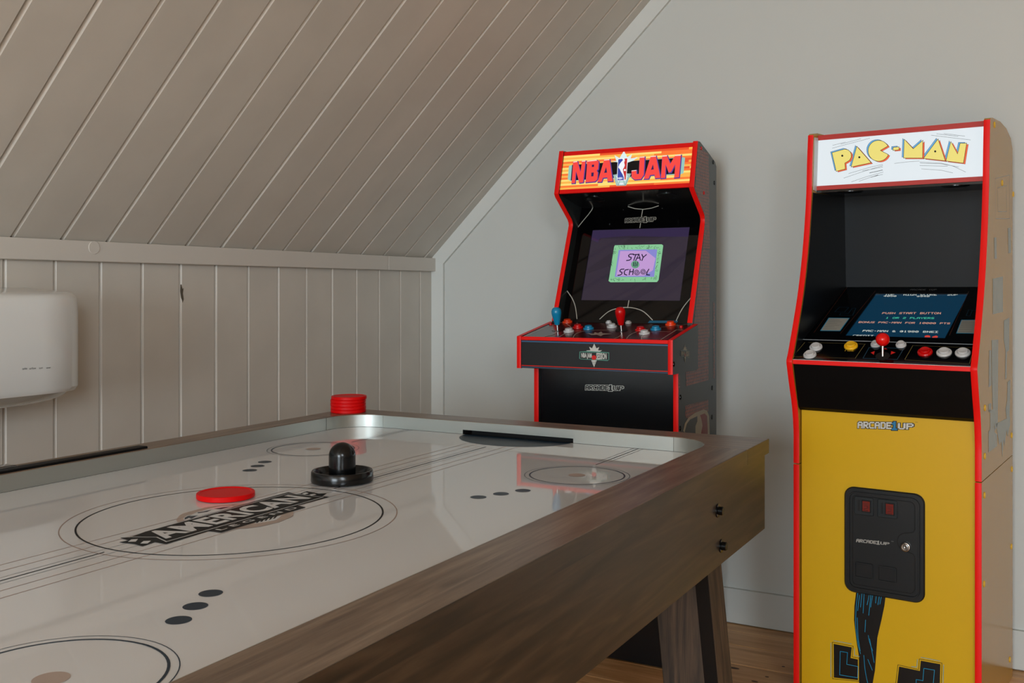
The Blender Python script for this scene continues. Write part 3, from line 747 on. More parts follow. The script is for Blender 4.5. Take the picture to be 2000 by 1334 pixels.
# marquee
mo = Vector((0, .1445 + .0035, 1.449)); md = (Vector((0, .182, 1.594)) - Vector((0, .143, 1.449))).normalized(); ML = .150
def mq_slab(o_, d_, h0, h1, dep0, dep1, u0, u1):
    nn = Vector((0, d_.z, -d_.y))     # points backwards (into the cabinet)
    bm = BM(); pts = [o_ + d_ * h0 + nn * dep0, o_ + d_ * h1 + nn * dep0, o_ + d_ * h1 + nn * dep1, o_ + d_ * h0 + nn * dep1]
    prism(bm, [(p_.y, p_.z) for p_ in pts], 'X', u0, u1); return bm
mq = obj('marquee', mq_slab(mo, md, .006, .144, 0.0015, .02, IU0, IU1), em('marquee_orange', '#ff9a3c', 1.0), nb, label='lit orange marquee panel')
obj('marquee_frame', mq_slab(mo, md, .1335, .1475, -.0005, .012, IU0, IU1), RED_T, nb); obj('marquee_frame', mq_slab(mo, md, 0, .0135, -.0005, .012, IU0, IU1), RED_T, nb)
mN = Vector((0, -md.z, md.y))
NS = Surf(mo + mN * (-.0013), (1, 0, 0), md, NL)
NZ = lambda pts: NS.pxs(zm(1060, 260, 5.556, pts))
OR = [em('band_yellow', '#ffe27a', .95), em('band_amber', '#ffb64e', .95), em('band_orange', '#ff7a34', .95), em('band_deep', '#f4582a', .9)]
rnd = random.Random(3)
bands = {0: [], 1: [], 2: [], 3: []}
NB_ = 17; h0, h1 = .0137, .1333
for i in range(NB_):
    za = h0 + (h1 - h0) * i / NB_; zb = h0 + (h1 - h0) * (i + 1) / NB_; u = IU0
    kk = (i * 2) % 4 if i % 3 else 1
    while u < IU1:
        e_ = min(IU1, u + rnd.uniform(.12, .36)); bands[kk].append([(u, za), (e_, za), (e_, zb), (u, zb)]); u = e_
        kk = rnd.choice([c_ for c_ in (0, 0, 1, 1, 2, 2, 3) if c_ != kk])
for k_, ps in bands.items(): decal(NS, ps, .6, OR[k_], 'marquee_band', mq)
decal(NS, [NZ([(285, 355), (330, 345), (1525, 262), (1545, 270), (1528, 435), (1490, 450), (300, 520), (272, 500)])], 1.2, em('teal_rim', '#9fd8cf', .8), 'title_rim', mq)
decal(NS, [NZ([(320, 345), (1505, 268), (1488, 440), (305, 515)])], 1.8, em('title_black', '#0c0a12', .3), 'title_bar', mq)
decal(NS, [NZ([(740, 300), (800, 305), (780, 240), (835, 272), (882, 192), (918, 262), (970, 228), (955, 275), (1035, 262), (985, 300), (925, 320), (820, 320)])], 2.0, em('burst', '#dff4f4', .95), 'starburst', mq)
decal(NS, [NZ([(765, 452), (860, 440), (960, 440), (905, 570), (800, 572)])], 2.0, em('net', '#c8e8e4', .8), 'hoop_net', mq)
decal(NS, stroke(NZ([(765, 452), (860, 465), (960, 445)]), .0012) + stroke(NZ([(790, 470), (820, 565), (860, 470), (895, 565), (935, 460)]), .0012) + stroke(NZ([(775, 460), (805, 568), (902, 566), (950, 450)]), .0010), 2.4, em('net_line', '#3f8f94', .5), 'net_line', mq)
LET = [
 [(333, 312), (378, 305), (412, 425), (428, 303), (466, 300), (440, 535), (400, 540), (362, 412), (352, 543), (315, 545)],
 [(486, 302), (585, 292), (610, 312), (604, 392), (586, 408), (600, 428), (594, 502), (570, 526), (468, 535)],
 [(668, 290), (726, 284), (760, 522), (708, 526), (702, 482), (655, 486), (640, 530), (597, 532)],
 [(1055, 260), (1108, 256), (1098, 455), (1068, 500), (1000, 506), (966, 480), (966, 408), (1018, 402), (1020, 446), (1045, 444)],
 [(1174, 252), (1230, 247), (1278, 486), (1222, 490), (1214, 452), (1168, 456), (1150, 496), (1098, 498)],
 [(1300, 247), (1350, 242), (1385, 335), (1440, 240), (1502, 236), (1480, 480), (1428, 485), (1440, 340), (1392, 425), (1368, 428), (1335, 340), (1332, 486), (1284, 490)]]
LP = [NZ(l_) for l_ in LET]
outl = []
for l_ in LP: outl += [l_] + stroke(l_, .0042, True)
decal(NS, shift(outl, .0016, -.0016), 2.8, em('letter_purple', '#5a3fa0', .75), 'letter_shadow', mq)
decal(NS, LP, 3.4, em('letter_red', '#ff4a44', .9), 'lettering', mq, label='bold red title letters')
decal(NS, [NZ(q) for q in ([(690, 370), (700, 430), (668, 433)], [(1198, 340), (1207, 395), (1176, 400)], [(535, 345), (560, 343), (558, 368), (535, 370)], [(530, 430), (556, 428), (552, 470), (528, 472)])], 3.9, em('letter_hole', '#38246c', .5), 'letter_hole', mq)
decal(NS, [NZ(q) for q in ([(333, 312), (378, 305), (376, 314), (334, 321)], [(428, 303), (466, 300), (465, 309), (427, 312)], [(486, 302), (585, 292), (590, 300), (486, 311)], [(668, 290), (726, 284), (727, 293), (666, 299)], [(1055, 260), (1108, 256), (1107, 265), (1054, 269)], [(1174, 252), (1230, 247), (1232, 256), (1173, 261)], [(1300, 247), (1350, 242), (1352, 252), (1299, 257)], [(1440, 240), (1502, 236), (1500, 246), (1436, 250)], [(966, 408), (1018, 402), (1018, 410), (966, 416)])], 3.9, em('letter_shine', '#ffe0d8', .95), 'letter_shine', mq)
# league emblem: white player between blue and red on an upright rounded panel
decal(NS, [NZ([(824, 278), (918, 272), (926, 280), (908, 508), (898, 516), (812, 518), (806, 508), (816, 286)])], 4.4, em('emblem_white', '#f6f8ff', .95), 'league_emblem', mq)
decal(NS, [NZ([(822, 286), (866, 281), (872, 296), (850, 320), (834, 340), (822, 372), (830, 385), (838, 392), (850, 420), (868, 448), (880, 480), (882, 512), (812, 514)])], 4.9, em('emblem_blue', '#3c4fb4', .8), 'emblem_blue_field', mq)
decal(NS, [NZ([(890, 278), (920, 276), (903, 505), (890, 510), (888, 470), (878, 432), (872, 395), (886, 372), (893, 350), (886, 320), (893, 300)])], 4.9, em('emblem_red', '#d83434', .8), 'emblem_red_field', mq)
decal(NS, [NZ([(x, y) for x, y in arc(894, 403, 12, 0, 330, 11)])], 5.4, em('emblem_ball', '#ffffff', .9), 'emblem_ball', mq)
decal(NS, fonttext('NBA', NZ([(818, 482), (872, 478), (870, 502), (816, 506)]), .03), 5.4, MATS['lit_emblem_white'], 'lettering', mq)
decal(NS, fonttext('NBA', NZ([(835, 540), (880, 538), (878, 560), (833, 562)]), .03), 2.8, MATS['lit_emblem_white'], 'lettering', mq)
# speaker board under the marquee
sb0, sb1 = Vector((0, .150, 1.446)), Vector((0, .330, 1.413))
bm = BM(); prism(bm, [(sb0.y, sb0.z), (sb1.y, sb1.z), (sb1.y, sb1.z + .012), (sb0.y + .012, sb0.z + .012)], 'X', IU0, IU1)
spk = obj('speaker_board', bm, mat('black_gloss_board', '#08090b', 0.16), nb)
SB = Surf(sb0, (1, 0, 0), sb0 - sb1, NL)
for c_ in (.115, .365):
    bm = BM(); lathe(bm, [(.034, 0), (.034, .002), (.031, .003), (.029, .0012), (0, .0012)], 30, on_plane(SB, c_, -.07)); g_ = obj('speaker_grille', bm, BLACK, spk, True)
# bezel with the screen behind it
bz = lambda z: .170 + .4 * (z - 1.032)
bo = Vector((0, bz(1.025), 1.025)); bd = Vector((0, .4, 1)).normalized(); bn = Vector((0, -1, .4)).normalized()
BL_ = (1.416 - 1.025) / bd.z
BS = Surf(bo, (1, 0, 0), bd, NL)
sq = BS.pxs([(1157.2, 448.3), (1347, 444), (1327.7, 587.8), (1134.2, 585.6)])
su0 = (sq[0][0] + sq[3][0]) / 2; su1 = (sq[1][0] + sq[2][0]) / 2; sv1 = (sq[0][1] + sq[1][1]) / 2; sv0 = (sq[2][1] + sq[3][1]) / 2
def frame_slab(sf, u0, u1, v0, v1, d0, d1):
    bm = BM(); P8 = [sf.P(u, v_, -d) for d in (d0, d1) for u, v_ in ((u0, v0), (u1, v0), (u1, v1), (u0, v1))]
    v = [bm.verts.new(p) for p in P8]
    for f in ((0, 1, 2, 3), (7, 6, 5, 4), (0, 4, 5, 1), (1, 5, 6, 2), (2, 6, 7, 3), (3, 7, 4, 0)): bm.faces.new([v[i] for i in f])
    return bm
def frame4(sf, U0, U1, V0, V1, a0, a1, b0, b1, d0, d1):
    bm = BM()
    for (u0, u1, v0, v1) in ((U0, U1, V0, b0), (U0, U1, b1, V1), (U0, a0, b0, b1), (a1, U1, b0, b1)):
        P8 = [sf.P(u, v_, -d) for d in (d0, d1) for u, v_ in ((u0, v0), (u1, v0), (u1, v1), (u0, v1))]
        v = [bm.verts.new(p) for p in P8]
        for f in ((0, 1, 2, 3), (7, 6, 5, 4), (0, 4, 5, 1), (1, 5, 6, 2), (2, 6, 7, 3), (3, 7, 4, 0)): bm.faces.new([v[i] for i in f])
    return bm
bezel = obj('bezel', frame4(BS, IU0, IU1, 0, BL_, su0, su1, sv0, sv1, 0, .004), BLACK_G, nb)
scr = obj('screen', frame_slab(BS, su0 - .01, su1 + .01, sv0 - .01, sv1 + .01, .0045, .012), mat('lit_screen_purple', '#08060a', 0.06, emit='#3d3444', estr=.62), nb, label='lit purple screen reading STAY IN SCHOOL')
SS = Surf(BS.P(0, 0, -.0044), (1, 0, 0), bd, NL)
BZ = lambda pts: SS.pxs(zm(1060, 420, 5.556, pts))
SCRP = lambda n, c, s: mat('lit_' + n, '#0a080c', 0.06, emit=c, estr=s)
decal(SS, [BZ([(540, 157), (1595, 133), (1580, 235), (1240, 235), (960, 225), (800, 235), (620, 252), (598, 300), (518, 262)])], .5, SCRP('screen_top', '#3d3153', .7), 'court_shape', scr)
decal(SS, [BZ([(500, 570), (760, 400), (960, 238), (1240, 236), (1300, 240), (1100, 300), (900, 420), (700, 560), (470, 640)])], .5, SCRP('screen_shade', '#352d3b', .66), 'court_shape', scr)
decal(SS, [BZ([(840, 925), (1100, 780), (1350, 560), (1560, 380), (1548, 470), (1380, 640), (1180, 820), (1000, 928)])], .5, SCRP('screen_shade2', '#352d3e', .66), 'court_shape', scr)
GR = BZ([(775, 345), (785, 328), (1290, 318), (1308, 330), (1305, 355), (1258, 705), (1240, 728), (735, 730), (714, 715), (720, 690)])
decal(SS, [GR], 1.0, SCRP('sign_green', '#8fd3a0', .85), 'sign_frame', scr)
sc_ = []
rn2 = random.Random(9)
for i in range(110):
    s_ = rn2.random(); side_ = rn2.choice('TBLRTB')
    if side_ == 'T': x, y = 810 + 450 * s_, rn2.uniform(336, 368)
    elif side_ == 'B': x, y = 735 + 500 * s_, rn2.uniform(685, 715)
    elif side_ == 'L': y = 370 + 320 * s_; x = 822 - 95 * s_ - rn2.uniform(10, 40) - 8
    else: y = 370 + 320 * s_; x = 1262 - 55 * s_ + rn2.uniform(2, 22)
    a_ = rn2.uniform(0, 3.14); ln = rn2.uniform(6, 16)
    sc_ += stroke(BZ([(x - ln * math.cos(a_), y - ln * math.sin(a_)), (x + rn2.uniform(-4, 4), y + rn2.uniform(-4, 4)), (x + ln * math.cos(a_), y + ln * math.sin(a_)) if ln > 9 else (x + 5, y + 5)]), rn2.uniform(.0004, .0011))
decal(SS, sc_, 1.5, SCRP('sign_scribble', '#0d4a3c', .4), 'sign_scribble', scr)
decal(SS, [BZ([(825, 380), (1243, 372), (1210, 672), (782, 672)])], 1.8, SCRP('sign_blue', '#8f8fdc', .85), 'sign_edge', scr)
decal(SS, [BZ([(842, 392), (1120, 388), (1225, 470), (1196, 600), (1100, 660), (798, 662)])], 2.1, SCRP('sign_lilac', '#c8a0dc', .88), 'sign_board', scr)
INKS = SCRP('sign_ink', '#0b0a3c', .5)
def st(list_, wd): 
    o_ = []
    for l_ in list_: o_ += stroke(BZ(l_), wd)
    return o_
txt = st([
 [(985, 425), (950, 425), (932, 440), (938, 455), (962, 462), (958, 480), (940, 492), (912, 495)],
 [(985, 432), (1040, 428)], [(1012, 430), (990, 492)],
 [(1010, 495), (1045, 425), (1060, 490)], [(1022, 470), (1056, 466)],
 [(1078, 430), (1090, 458)], [(1125, 432), (1090, 462), (1078, 494)],
 [(882, 588), (852, 590), (838, 604), (842, 616), (862, 624), (860, 640), (842, 652), (818, 655)],
 [(930, 592), (898, 598), (885, 622), (890, 645), (912, 652)],
 [(950, 592), (940, 648)], [(985, 590), (978, 646)], [(945, 618), (982, 614)],
 [(1152, 590), (1135, 620), (1128, 650), (1160, 652)]], .0034)
for cx_, cy_, rr_ in ((1022, 622, 33), (1092, 614, 33)):
    txt += st([[(cx_ + rr_ * (1 - t / 40) * math.cos(t * .42), cy_ + rr_ * (1 - t / 40) * math.sin(t * .42)) for t in range(0, 34)]], .0020)
decal(SS, txt, 2.8, INKS, 'lettering', scr, label='hand-drawn words STAY IN SCHOOL')
decal(SS, [BZ(disc(1005, 538, 45, 24, 42))], 2.5, SCRP('sign_dot', '#6fae8c', .8), 'sign_dot', scr)
decal(SS, st([[(990, 515), (986, 552)], [(1004, 556), (1008, 512), (1024, 556), (1032, 512)]], .0030), 3.0, INKS, 'lettering', scr)
# court lines on the bezel
BZ2 = lambda pts: BS.pxs(zm(1060, 420, 5.556, pts)); BA = lambda pts: BS.pxs(zm(1060, 260, 5.556, pts))
ls = stroke(BA([(548, 792), (535, 830), (495, 885), (440, 950), (380, 1025)]), .0028)
ls += stroke(BA([(928, 798), (1000, 820), (1090, 828), (1180, 815), (1255, 790)]), .0028) + stroke(BA([(1085, 832), (1072, 905)]), .0028) + stroke(BA([(1062, 980), (1055, 1025)]), .0028)
ls += stroke(BZ2(catmull([(258, 815), (320, 905), (355, 1000), (372, 1125)])), .0028) + stroke(BZ2([(935, 930), (922, 1005)]), .0028)
ls += stroke(BZ2(catmull([(620, 1128), (740, 1035), (920, 1003), (1080, 1040), (1190, 1138)])), .0028) + stroke(BZ2(catmull([(1615, 890), (1540, 980), (1490, 1060), (1450, 1145)])), .0028)
decal(BS, ls, 1, P_GREY, 'court_line', bezel)
maker_logo(BS, BA([(893, 925), (1232, 905), (1230, 962), (890, 978)]), P_BLACK, P_GREY, None, bezel, 2.0, .9)
decal(BS, [BZ2([(1160, 1146), (1470, 1146), (1455, 1172), (1140, 1172)])], 1, mat('print_teal_strip', '#155a78', .3), 'teal_strip', bezel)
for q in ((875, 830), (1297, 815)): bolt(bezel, BS, zm(1060, 260, 5.556, [q])[0], BLACK, .003, 'screw_head')
# control deck, wider than the cabinet
DU0, DU1 = -.0135, .4935
dz = lambda v_: .988 + .17 * (v_ + .09)
dprof = [(-.09, .889), (-.09, dz(-.09)), (.138, dz(.138)), (.138, .889)]
deck = obj('control_deck', prism(BM(), [(-.0865, .8905), (-.0865, dz(-.0865) - .0015), (.136, dz(.136) - .0015), (.136, .8905)], 'X', DU0 + .0145, DU1 - .0145), mat('deck_print_maroon', '#4a1418', .22, var=.25, vscale=9), nb)
for u0 in (DU0, DU1 - .014):
    sp2 = side_panel(nb, dprof, u0, u0 + .014, SIDE_N, 'deck_side')
    edge_trim(sp2, [(.138, dz(.138) + .0004), (-.0895, dz(-.0895) + .0004)][::-1], u0, u0 + .014, RED_T, .0012)
    edge_trim(sp2, [(-.09, dz(-.09)), (-.09, .889)], u0, u0 + .014, RED_T)
    if u0 > 0: dside = sp2
obj('deck_edge', bbox(DU0 + .0142, DU1 - .0142, -.0905, -.0860, dz(-.09) - .0115, dz(-.09) - .0005, .001, 1), RED_T, nb, label='red edge of the control deck')
dfr = obj('deck_front', bbox(DU0 + .0142, DU1 - .0142, -.0885, -.0867, .890, dz(-.09) - .0118), BLACK_M, nb)
DF = Surf((0, -.0886, 0), (1, 0, 0), (0, 0, 1), NL); CZ = lambda pts: DF.pxs(zm(1000, 590, 4.762, pts))
decal(DF, [[(DU0 + .0145, .9705), (DU1 - .0145, .9705), (DU1 - .0145, .9745), (DU0 + .0145, .9745)], [(DU0 + .0145, .8925), (DU1 - .0145, .8925), (DU1 - .0145, .8942), (DU0 + .0145, .8942)]], 1, P_NAVY, 'blue_stripe', dfr)
decal(DF, [[(DU0 + .0145, .8965), (DU1 - .0145, .8965), (DU1 - .0145, .8990), (DU0 + .0145, .8990)]], 1, P_RED, 'red_stripe', dfr)
def session_emblem(sf, f_, parent, ghost=False):
    """f_ maps emblem pixels (as on the deck front) to the surface"""
    W_, G_, O_ = (P_WHITE, P_GREEN, P_RED) if not ghost else (mat('faded_print', '#8f8872', .25), mat('faded_print2', '#4d5a54', .25), mat('faded_print3', '#7c4a3c', .25))
    decal(sf, [f_([(765, 385), (785, 430), (812, 418), (800, 450), (838, 448), (800, 475), (728, 470), (690, 450), (730, 448), (718, 415), (745, 430)])], 1, W_, 'emblem_burst', parent)
    decal(sf, [f_([(628, 460), (700, 455), (830, 462), (905, 468), (905, 535), (890, 548), (640, 532), (625, 525)])], 1.5, G_, 'emblem_frame', parent)
    decal(sf, [f_([(636, 466), (898, 475), (898, 538), (634, 526)])], 2.0, P_BLACK if not ghost else SIDE_N, 'emblem_plate', parent)
    decal(sf, fonttext('NBA JAM', f_([(645, 472), (742, 474), (745, 534), (645, 528)]), .04), 2.6, W_, 'lettering', parent)
    decal(sf, fonttext('SESSION', f_([(785, 470), (882, 476), (882, 532), (785, 536)]), .04), 2.6, W_, 'lettering', parent)
    decal(sf, [f_([(738, 540), (790, 540), (775, 578), (765, 605), (752, 578)])], 2.4, W_, 'emblem_net', parent)
    decal(sf, stroke(f_([(748, 545), (765, 585), (780, 545)]), .0006) + stroke(f_([(742, 560), (785, 560)]), .0006), 2.8, P_BLACK if not ghost else SIDE_N, 'net_line', parent)
    decal(sf, [f_(disc(764, 516, 22, 20))], 3.0, O_, 'emblem_ball', parent)
session_emblem(DF, CZ, dfr)
DK = Surf((0, -.09, .988 + .0), (1, 0, 0), Vector((0, 1, .17)), NL)
DK.o = DK.P(0, 0, -.0012)
DZ = lambda pts: DK.pxs(zm(1000, 590, 4.762, pts))
decal(DK, [DZ([(100, 322), (320, 205), (395, 222), (412, 262), (395, 300), (300, 325)])], .8, mat('deck_print_slate', '#454c58', .22), 'deck_shape', deck)
decal(DK, [DZ([(1195, 350), (1200, 322), (1260, 285), (1400, 272), (1530, 275), (1450, 352)])], .8, mat('deck_print_crimson', '#6e0e1e', .22), 'deck_shape', deck)
dl = stroke(DZ([(110, 320), (320, 235), (455, 190), (500, 200), (545, 230), (560, 250)]), .003) + stroke(DZ(catmull([(240, 255), (330, 250), (395, 262), (408, 285), (370, 305), (300, 322)])), .003)
dl += stroke(DZ(catmull([(440, 325), (500, 290), (570, 272), (640, 268)])), .003) + stroke(DZ(catmull([(570, 330), (590, 300), (650, 275), (760, 262), (900, 262), (1000, 275), (1022, 300), (990, 325), (950, 340)])), .003)
dl += stroke(DZ(catmull([(1065, 342), (1100, 305), (1180, 270), (1270, 255)])), .003) + stroke(DZ(catmull([(1205, 348), (1210, 320), (1270, 285), (1380, 275), (1470, 278)])), .003) + stroke(DZ([(1385, 350), (1530, 258), (1600, 262)]), .003) + stroke(DZ([(1380, 235), (1560, 215), (1650, 205)]), .0025)
decal(DK, dl, 1.2, mat('deck_print_line', '#b8a89a', .22), 'court_line', deck)
decal(DK, [DZ([(695, 292), (760, 296), (770, 282), (800, 290), (830, 275), (845, 292), (930, 298), (850, 305), (825, 318), (790, 305), (740, 308)])], 1.5, MATS['deck_print_line'], 'deck_emblem', deck)
for px_, m_, r_, h_ in (((515, 190), ORANGE_P, .0165, .010), ((612, 240), RED_P, .0165, .010), ((528, 276), WHITE_P, .0165, .010), ((712, 250), BLUE_P, .0165, .010), ((900, 195), WHITE_P, .0100, .007), ((930, 233), WHITE_P, .0165, .010),
                    ((1083, 198), WHITE_P, .0100, .007), ((1195, 263), RED_P, .0165, .010), ((1232, 295), WHITE_P, .0165, .010), ((1337, 256), BLUE_P, .0165, .010), ((1475, 212), ORANGE_P, .0165, .010), ((1573, 236), RED_P, .0055, .003), ((360, 212), RED_P, .0055, .003)):
    button(DK, zm(1000, 590, 4.762, [px_])[0], m_, deck, r_, 'push_button' if r_ > .006 else 'deck_bolt', h_)
for px_, m_ in (((425, 262), BLUE_P), ((1018, 266), RED_P)):
    u_, v_ = DZ([px_])[0]; Mx = on_plane(DK, u_, v_)
    bm = BM(); lathe(bm, [(.019, 0), (.019, .0012), (0, .0018)], 24, Mx); obj('dust_washer', bm, BLACK, deck, True)
    bm = BM(); lathe(bm, [(.0036, .001), (.0036, .030)], 12, Mx); obj('joystick_shaft', bm, CHROME, deck, True)
    bm = BM(); lathe(bm, [(0, .018), (.0075, .018), (.0085, .020), (.0150, .050), (.0158, .056), (.0155, .062), (.0135, .068), (.009, .0725), (0, .0742)], 28, Mx); obj('joystick_knob', bm, m_, deck, True)
# lower front
lf = obj('lower_front', bbox(IU0, IU1, .012, .024, .004, .8885), mat('black_front_board', '#0a0d11', 0.22, bump=.12, bscale=260), nb)
LF = Surf((0, .012, 0), (1, 0, 0), (0, 0, 1), NL); LZ = lambda pts: LF.pxs(zm(1000, 590, 4.762, pts))
maker_logo(LF, LZ([(683, 768), (1042, 775), (1040, 828), (680, 822)]), P_BLACK, P_WHITE, None, lf, 1.0, .9)
# print on the right side: patterned panels, emblem, bolt covers
NSD = Surf((NW, 0, 0), (0, 1, 0), (0, 0, 1), NL)
BR = bpy.data.materials.new('jersey_pattern'); BR.use_nodes = True; MATS['jersey_pattern'] = BR
n_ = BR.node_tree.nodes; l_ = BR.node_tree.links; b_ = n_['Principled BSDF']
tc = n_.new('ShaderNodeTexCoord'); sx_ = n_.new('ShaderNodeSeparateXYZ'); cb = n_.new('ShaderNodeCombineXYZ'); l_.new(tc.outputs['Object'], sx_.inputs[0]); l_.new(sx_.outputs['Z'], cb.inputs['X']); l_.new(sx_.outputs['Y'], cb.inputs['Y'])
bt = n_.new('ShaderNodeTexBrick'); bt.inputs['Scale'].default_value = 1; bt.inputs['Brick Width'].default_value = .020; bt.inputs['Row Height'].default_value = .0075; bt.inputs['Mortar Size'].default_value = .0019
bt.inputs['Color1'].default_value = rgb('#a8543c'); bt.inputs['Color2'].default_value = rgb('#944634'); bt.inputs['Mortar'].default_value = rgb('#2e2a29'); l_.new(cb.outputs[0], bt.inputs['Vector']); l_.new(bt.outputs[0], b_.inputs['Base Color']); b_.inputs['Roughness'].default_value = .24
NR = lambda pts: NSD.pxs(pts)
decal(NSD, [NR(zm(1060, 260, 5.556, [(1682, 130), (1800, 230), (1810, 1252), (1735, 1252), (1758, 960), (1755, 890), (1650, 610)]))
            + [], ], 1, BR, 'side_pattern', nside)
decal(NSD, [NR(zm(1060, 420, 5.556, [(1735, 370), (1808, 380), (1808, 1333), (1668, 1333), (1672, 1200), (1640, 1190), (1640, 1160), (1722, 400)])),
            NR(zm(1000, 590, 4.762, [(1715, 335), (1828, 335), (1828, 725), (1618, 782), (1615, 650), (1715, 635)])), NR(zm(1000, 590, 4.762, [(1545, 675), (1560, 675), (1560, 800), (1545, 805)])),
            NR(zm(1000, 590, 4.762, [(1613, 965), (1825, 905), (1825, 1020), (1790, 1000), (1690, 1040), (1640, 1080), (1613, 1075)])), NR(zm(1000, 590, 4.762, [(1870, 0), (1885, 0), (1885, 705), (1872, 710)]))], 1, BR, 'side_pattern', nside)
decal(NSD, [NR(zm(1000, 590, 4.762, [(1590, 1200), (1605, 1130), (1640, 1075), (1700, 1030), (1780, 998), (1812, 1010), (1832, 1060), (1838, 1230), (1640, 1240)]))], 1.5, mat('faded_cream', '#9c9078', .25), 'league_emblem', nside)
decal(NSD, [NR(zm(1000, 590, 4.762, [(1606, 1200), (1625, 1130), (1655, 1092), (1722, 1060), (1722, 1110), (1705, 1150), (1705, 1225), (1610, 1230)]))], 2, SIDE_N, 'emblem_blue_field', nside)
decal(NSD, [NR(zm(1000, 590, 4.762, [(1748, 1052), (1790, 1035), (1812, 1060), (1820, 1230), (1755, 1230), (1770, 1150), (1760, 1090)]))], 2, mat('faded_red', '#7c2a26', .25), 'emblem_red_field', nside)
for px_ in ((1852, 315), (1865, 540)): bolt(nside, NSD, zm(1060, 260, 5.556, [px_])[0], BLACK, .007)
for px_ in ((1720, 165), (1748, 650)): bolt(nside, NSD, zm(1060, 260, 5.556, [px_])[0], RED_P, .006)
for px_ in ((1864, 798), (1570, 885), (1862, 1070), (1568, 1175)): bolt(nside, NSD, zm(1000, 590, 4.762, [px_])[0], BLACK, .008)
NDS = Surf((DU1, 0, 0), (0, 1, 0), (0, 0, 1), NL)
session_emblem(NDS, lambda pts: NDS.pxs(zm(1000, 590, 4.762, [(1608 + (x - 765) * .30, 480 + (y - 500) * .78) for x, y in pts])), dside, True)
bolt(dside, NDS, zm(1000, 590, 4.762, [(1508, 578)])[0], BLACK, .008)

# ------------------------------------------------------------------ yellow arcade cabinet
PL, PRZ = (-.6449, 2.8048, 0), -.1023
PW, PT = .4803, .0155
pc = thing('arcade_cabinet', 'tall yellow arcade cabinet with lit white marquee and black coin door', 'arcade machine', PL, PRZ)
ppath = catmull([(.125, 1.578), (.116, 1.500), (.109, 1.410), (.090, 1.300), (.062, 1.195), (.030, 1.110), (-.006, 1.035), (-.044, .962), (-.058, .940), (-.056, .925), (-.036, .868), (-.014, .812), (-.001, .745), (0, .700), (0, .6495)], 3)
SEAM = .648
pup = ppath + [(.505, SEAM + .001), (.505, 1.40), (.503, 1.545), (.47, 1.572), (.389, 1.590), (.287, 1.595), (.16, 1.588), (.135, 1.584)]
for u0 in (0.0, PW - PT):
    sp = side_panel(pc, pup, u0, u0 + PT, YELLOW_S)
    edge_trim(sp, ppath, u0, u0 + PT, RED_T)
    rp = obj('riser_side', bbox(u0, u0 + PT, 0, .505, 0.0, SEAM - .001), YELLOW_S, pc)
    edge_trim(rp, [(0, SEAM - .002), (0, .002)], u0, u0 + PT, RED_T)
    if u0 > 0: pside, prise = sp, rp
A0, A1 = PT + .0003, PW - PT - .0003
obj('back_panel', bbox(A0, A1, .488, .500, 0, 1.545), BLACK_M, pc)
bm = BM(); prism(bm, [(.182, 1.574), (.287, 1.582), (.389, 1.578), (.468, 1.561), (.498, 1.540), (.49, 1.530), (.38, 1.565), (.287, 1.570), (.182, 1.562)], 'X', A0, A1); obj('top_panel', bm, BLACK_M, pc)
# marquee: a lit box set back between the sides
po = Vector((0, .148, 1.4145)); pd = (Vector((0, .164, 1.577)) - po).normalized(); PLN = .163
pN = Vector((0, -pd.z, pd.y))
PS = Surf(po + pN * (-.0013), (1, 0, 0), pd, PL, PRZ)
mv = [PS.px(1757, y_)[1] for y_ in (251.0, 261.0, 354.2, 362.8)]
pmq = obj('marquee', mq_slab(po, pd, mv[3] + .004, mv[0] - .004, .0015, .03, A0, A1), em('marquee_white', '#ecf6fc', .84), pc, label='lit white marquee panel')
mf = mat('red_marquee_frame', '#c03a36', .35)
obj('marquee_frame', mq_slab(po, pd, mv[1], mv[0], -.001, .012, A0, A1), mf, pc); obj('marquee_frame', mq_slab(po, pd, mv[3], mv[2], -.001, .012, A0, A1), mf, pc)
PZ = lambda pts: PS.pxs(zm(1540, 220, 4.348, pts))
PAC = [
 [(372, 342), (478, 312), (505, 318), (525, 335), (532, 355), (532, 378), (520, 402), (500, 416), (478, 428), (482, 478), (408, 497)],
 [(582, 290), (700, 425), (535, 460)],
 [(766 + 87 * math.cos(R(a)), 325 - 87 * math.sin(R(a))) for a in range(28, 345, 10)] + [(778, 322)],
 [(892, 297), (938, 293), (938, 315), (890, 320)],
 [(985, 230), (1060, 310), (1140, 240), (1138, 385), (980, 385)],
 [(1270, 228), (1330, 408), (1150, 388)],
 [(1380, 250), (1437, 355), (1460, 262), (1512, 262), (1485, 428), (1340, 410)]]
PP = [PZ(q) for q in PAC]
def outlined(ps, wd, lay, fillm, du=0, dv=0):
    ps2 = shift(ps, du, dv); o_ = []
    for q in ps2: o_ += [q] + stroke(q, wd, True)
    decal(PS, o_, lay, em('pm_black', '#16130c', .3), 'letter_outline', pmq); decal(PS, ps2, lay + .5, fillm, 'letter_layer', pmq)
outlined(PP, .0016, 1.0, em('pm_blue', '#6cb8ee', .75), -.0045, .0030)
outlined(PP, .0010, 2.2, em('pm_orange', '#ff6a3c', .8), .0046, -.0032)
outlined(PP, .0024, 3.4, em('pm_yellow', '#f6e67e', .85))
decal(PS, [PZ(disc(x, y, 9, 14)) for x, y in ((458, 367), (603, 380), (1247, 330))], 4.6, MATS['lit_pm_black'], 'letter_dot', pmq)
ln = []
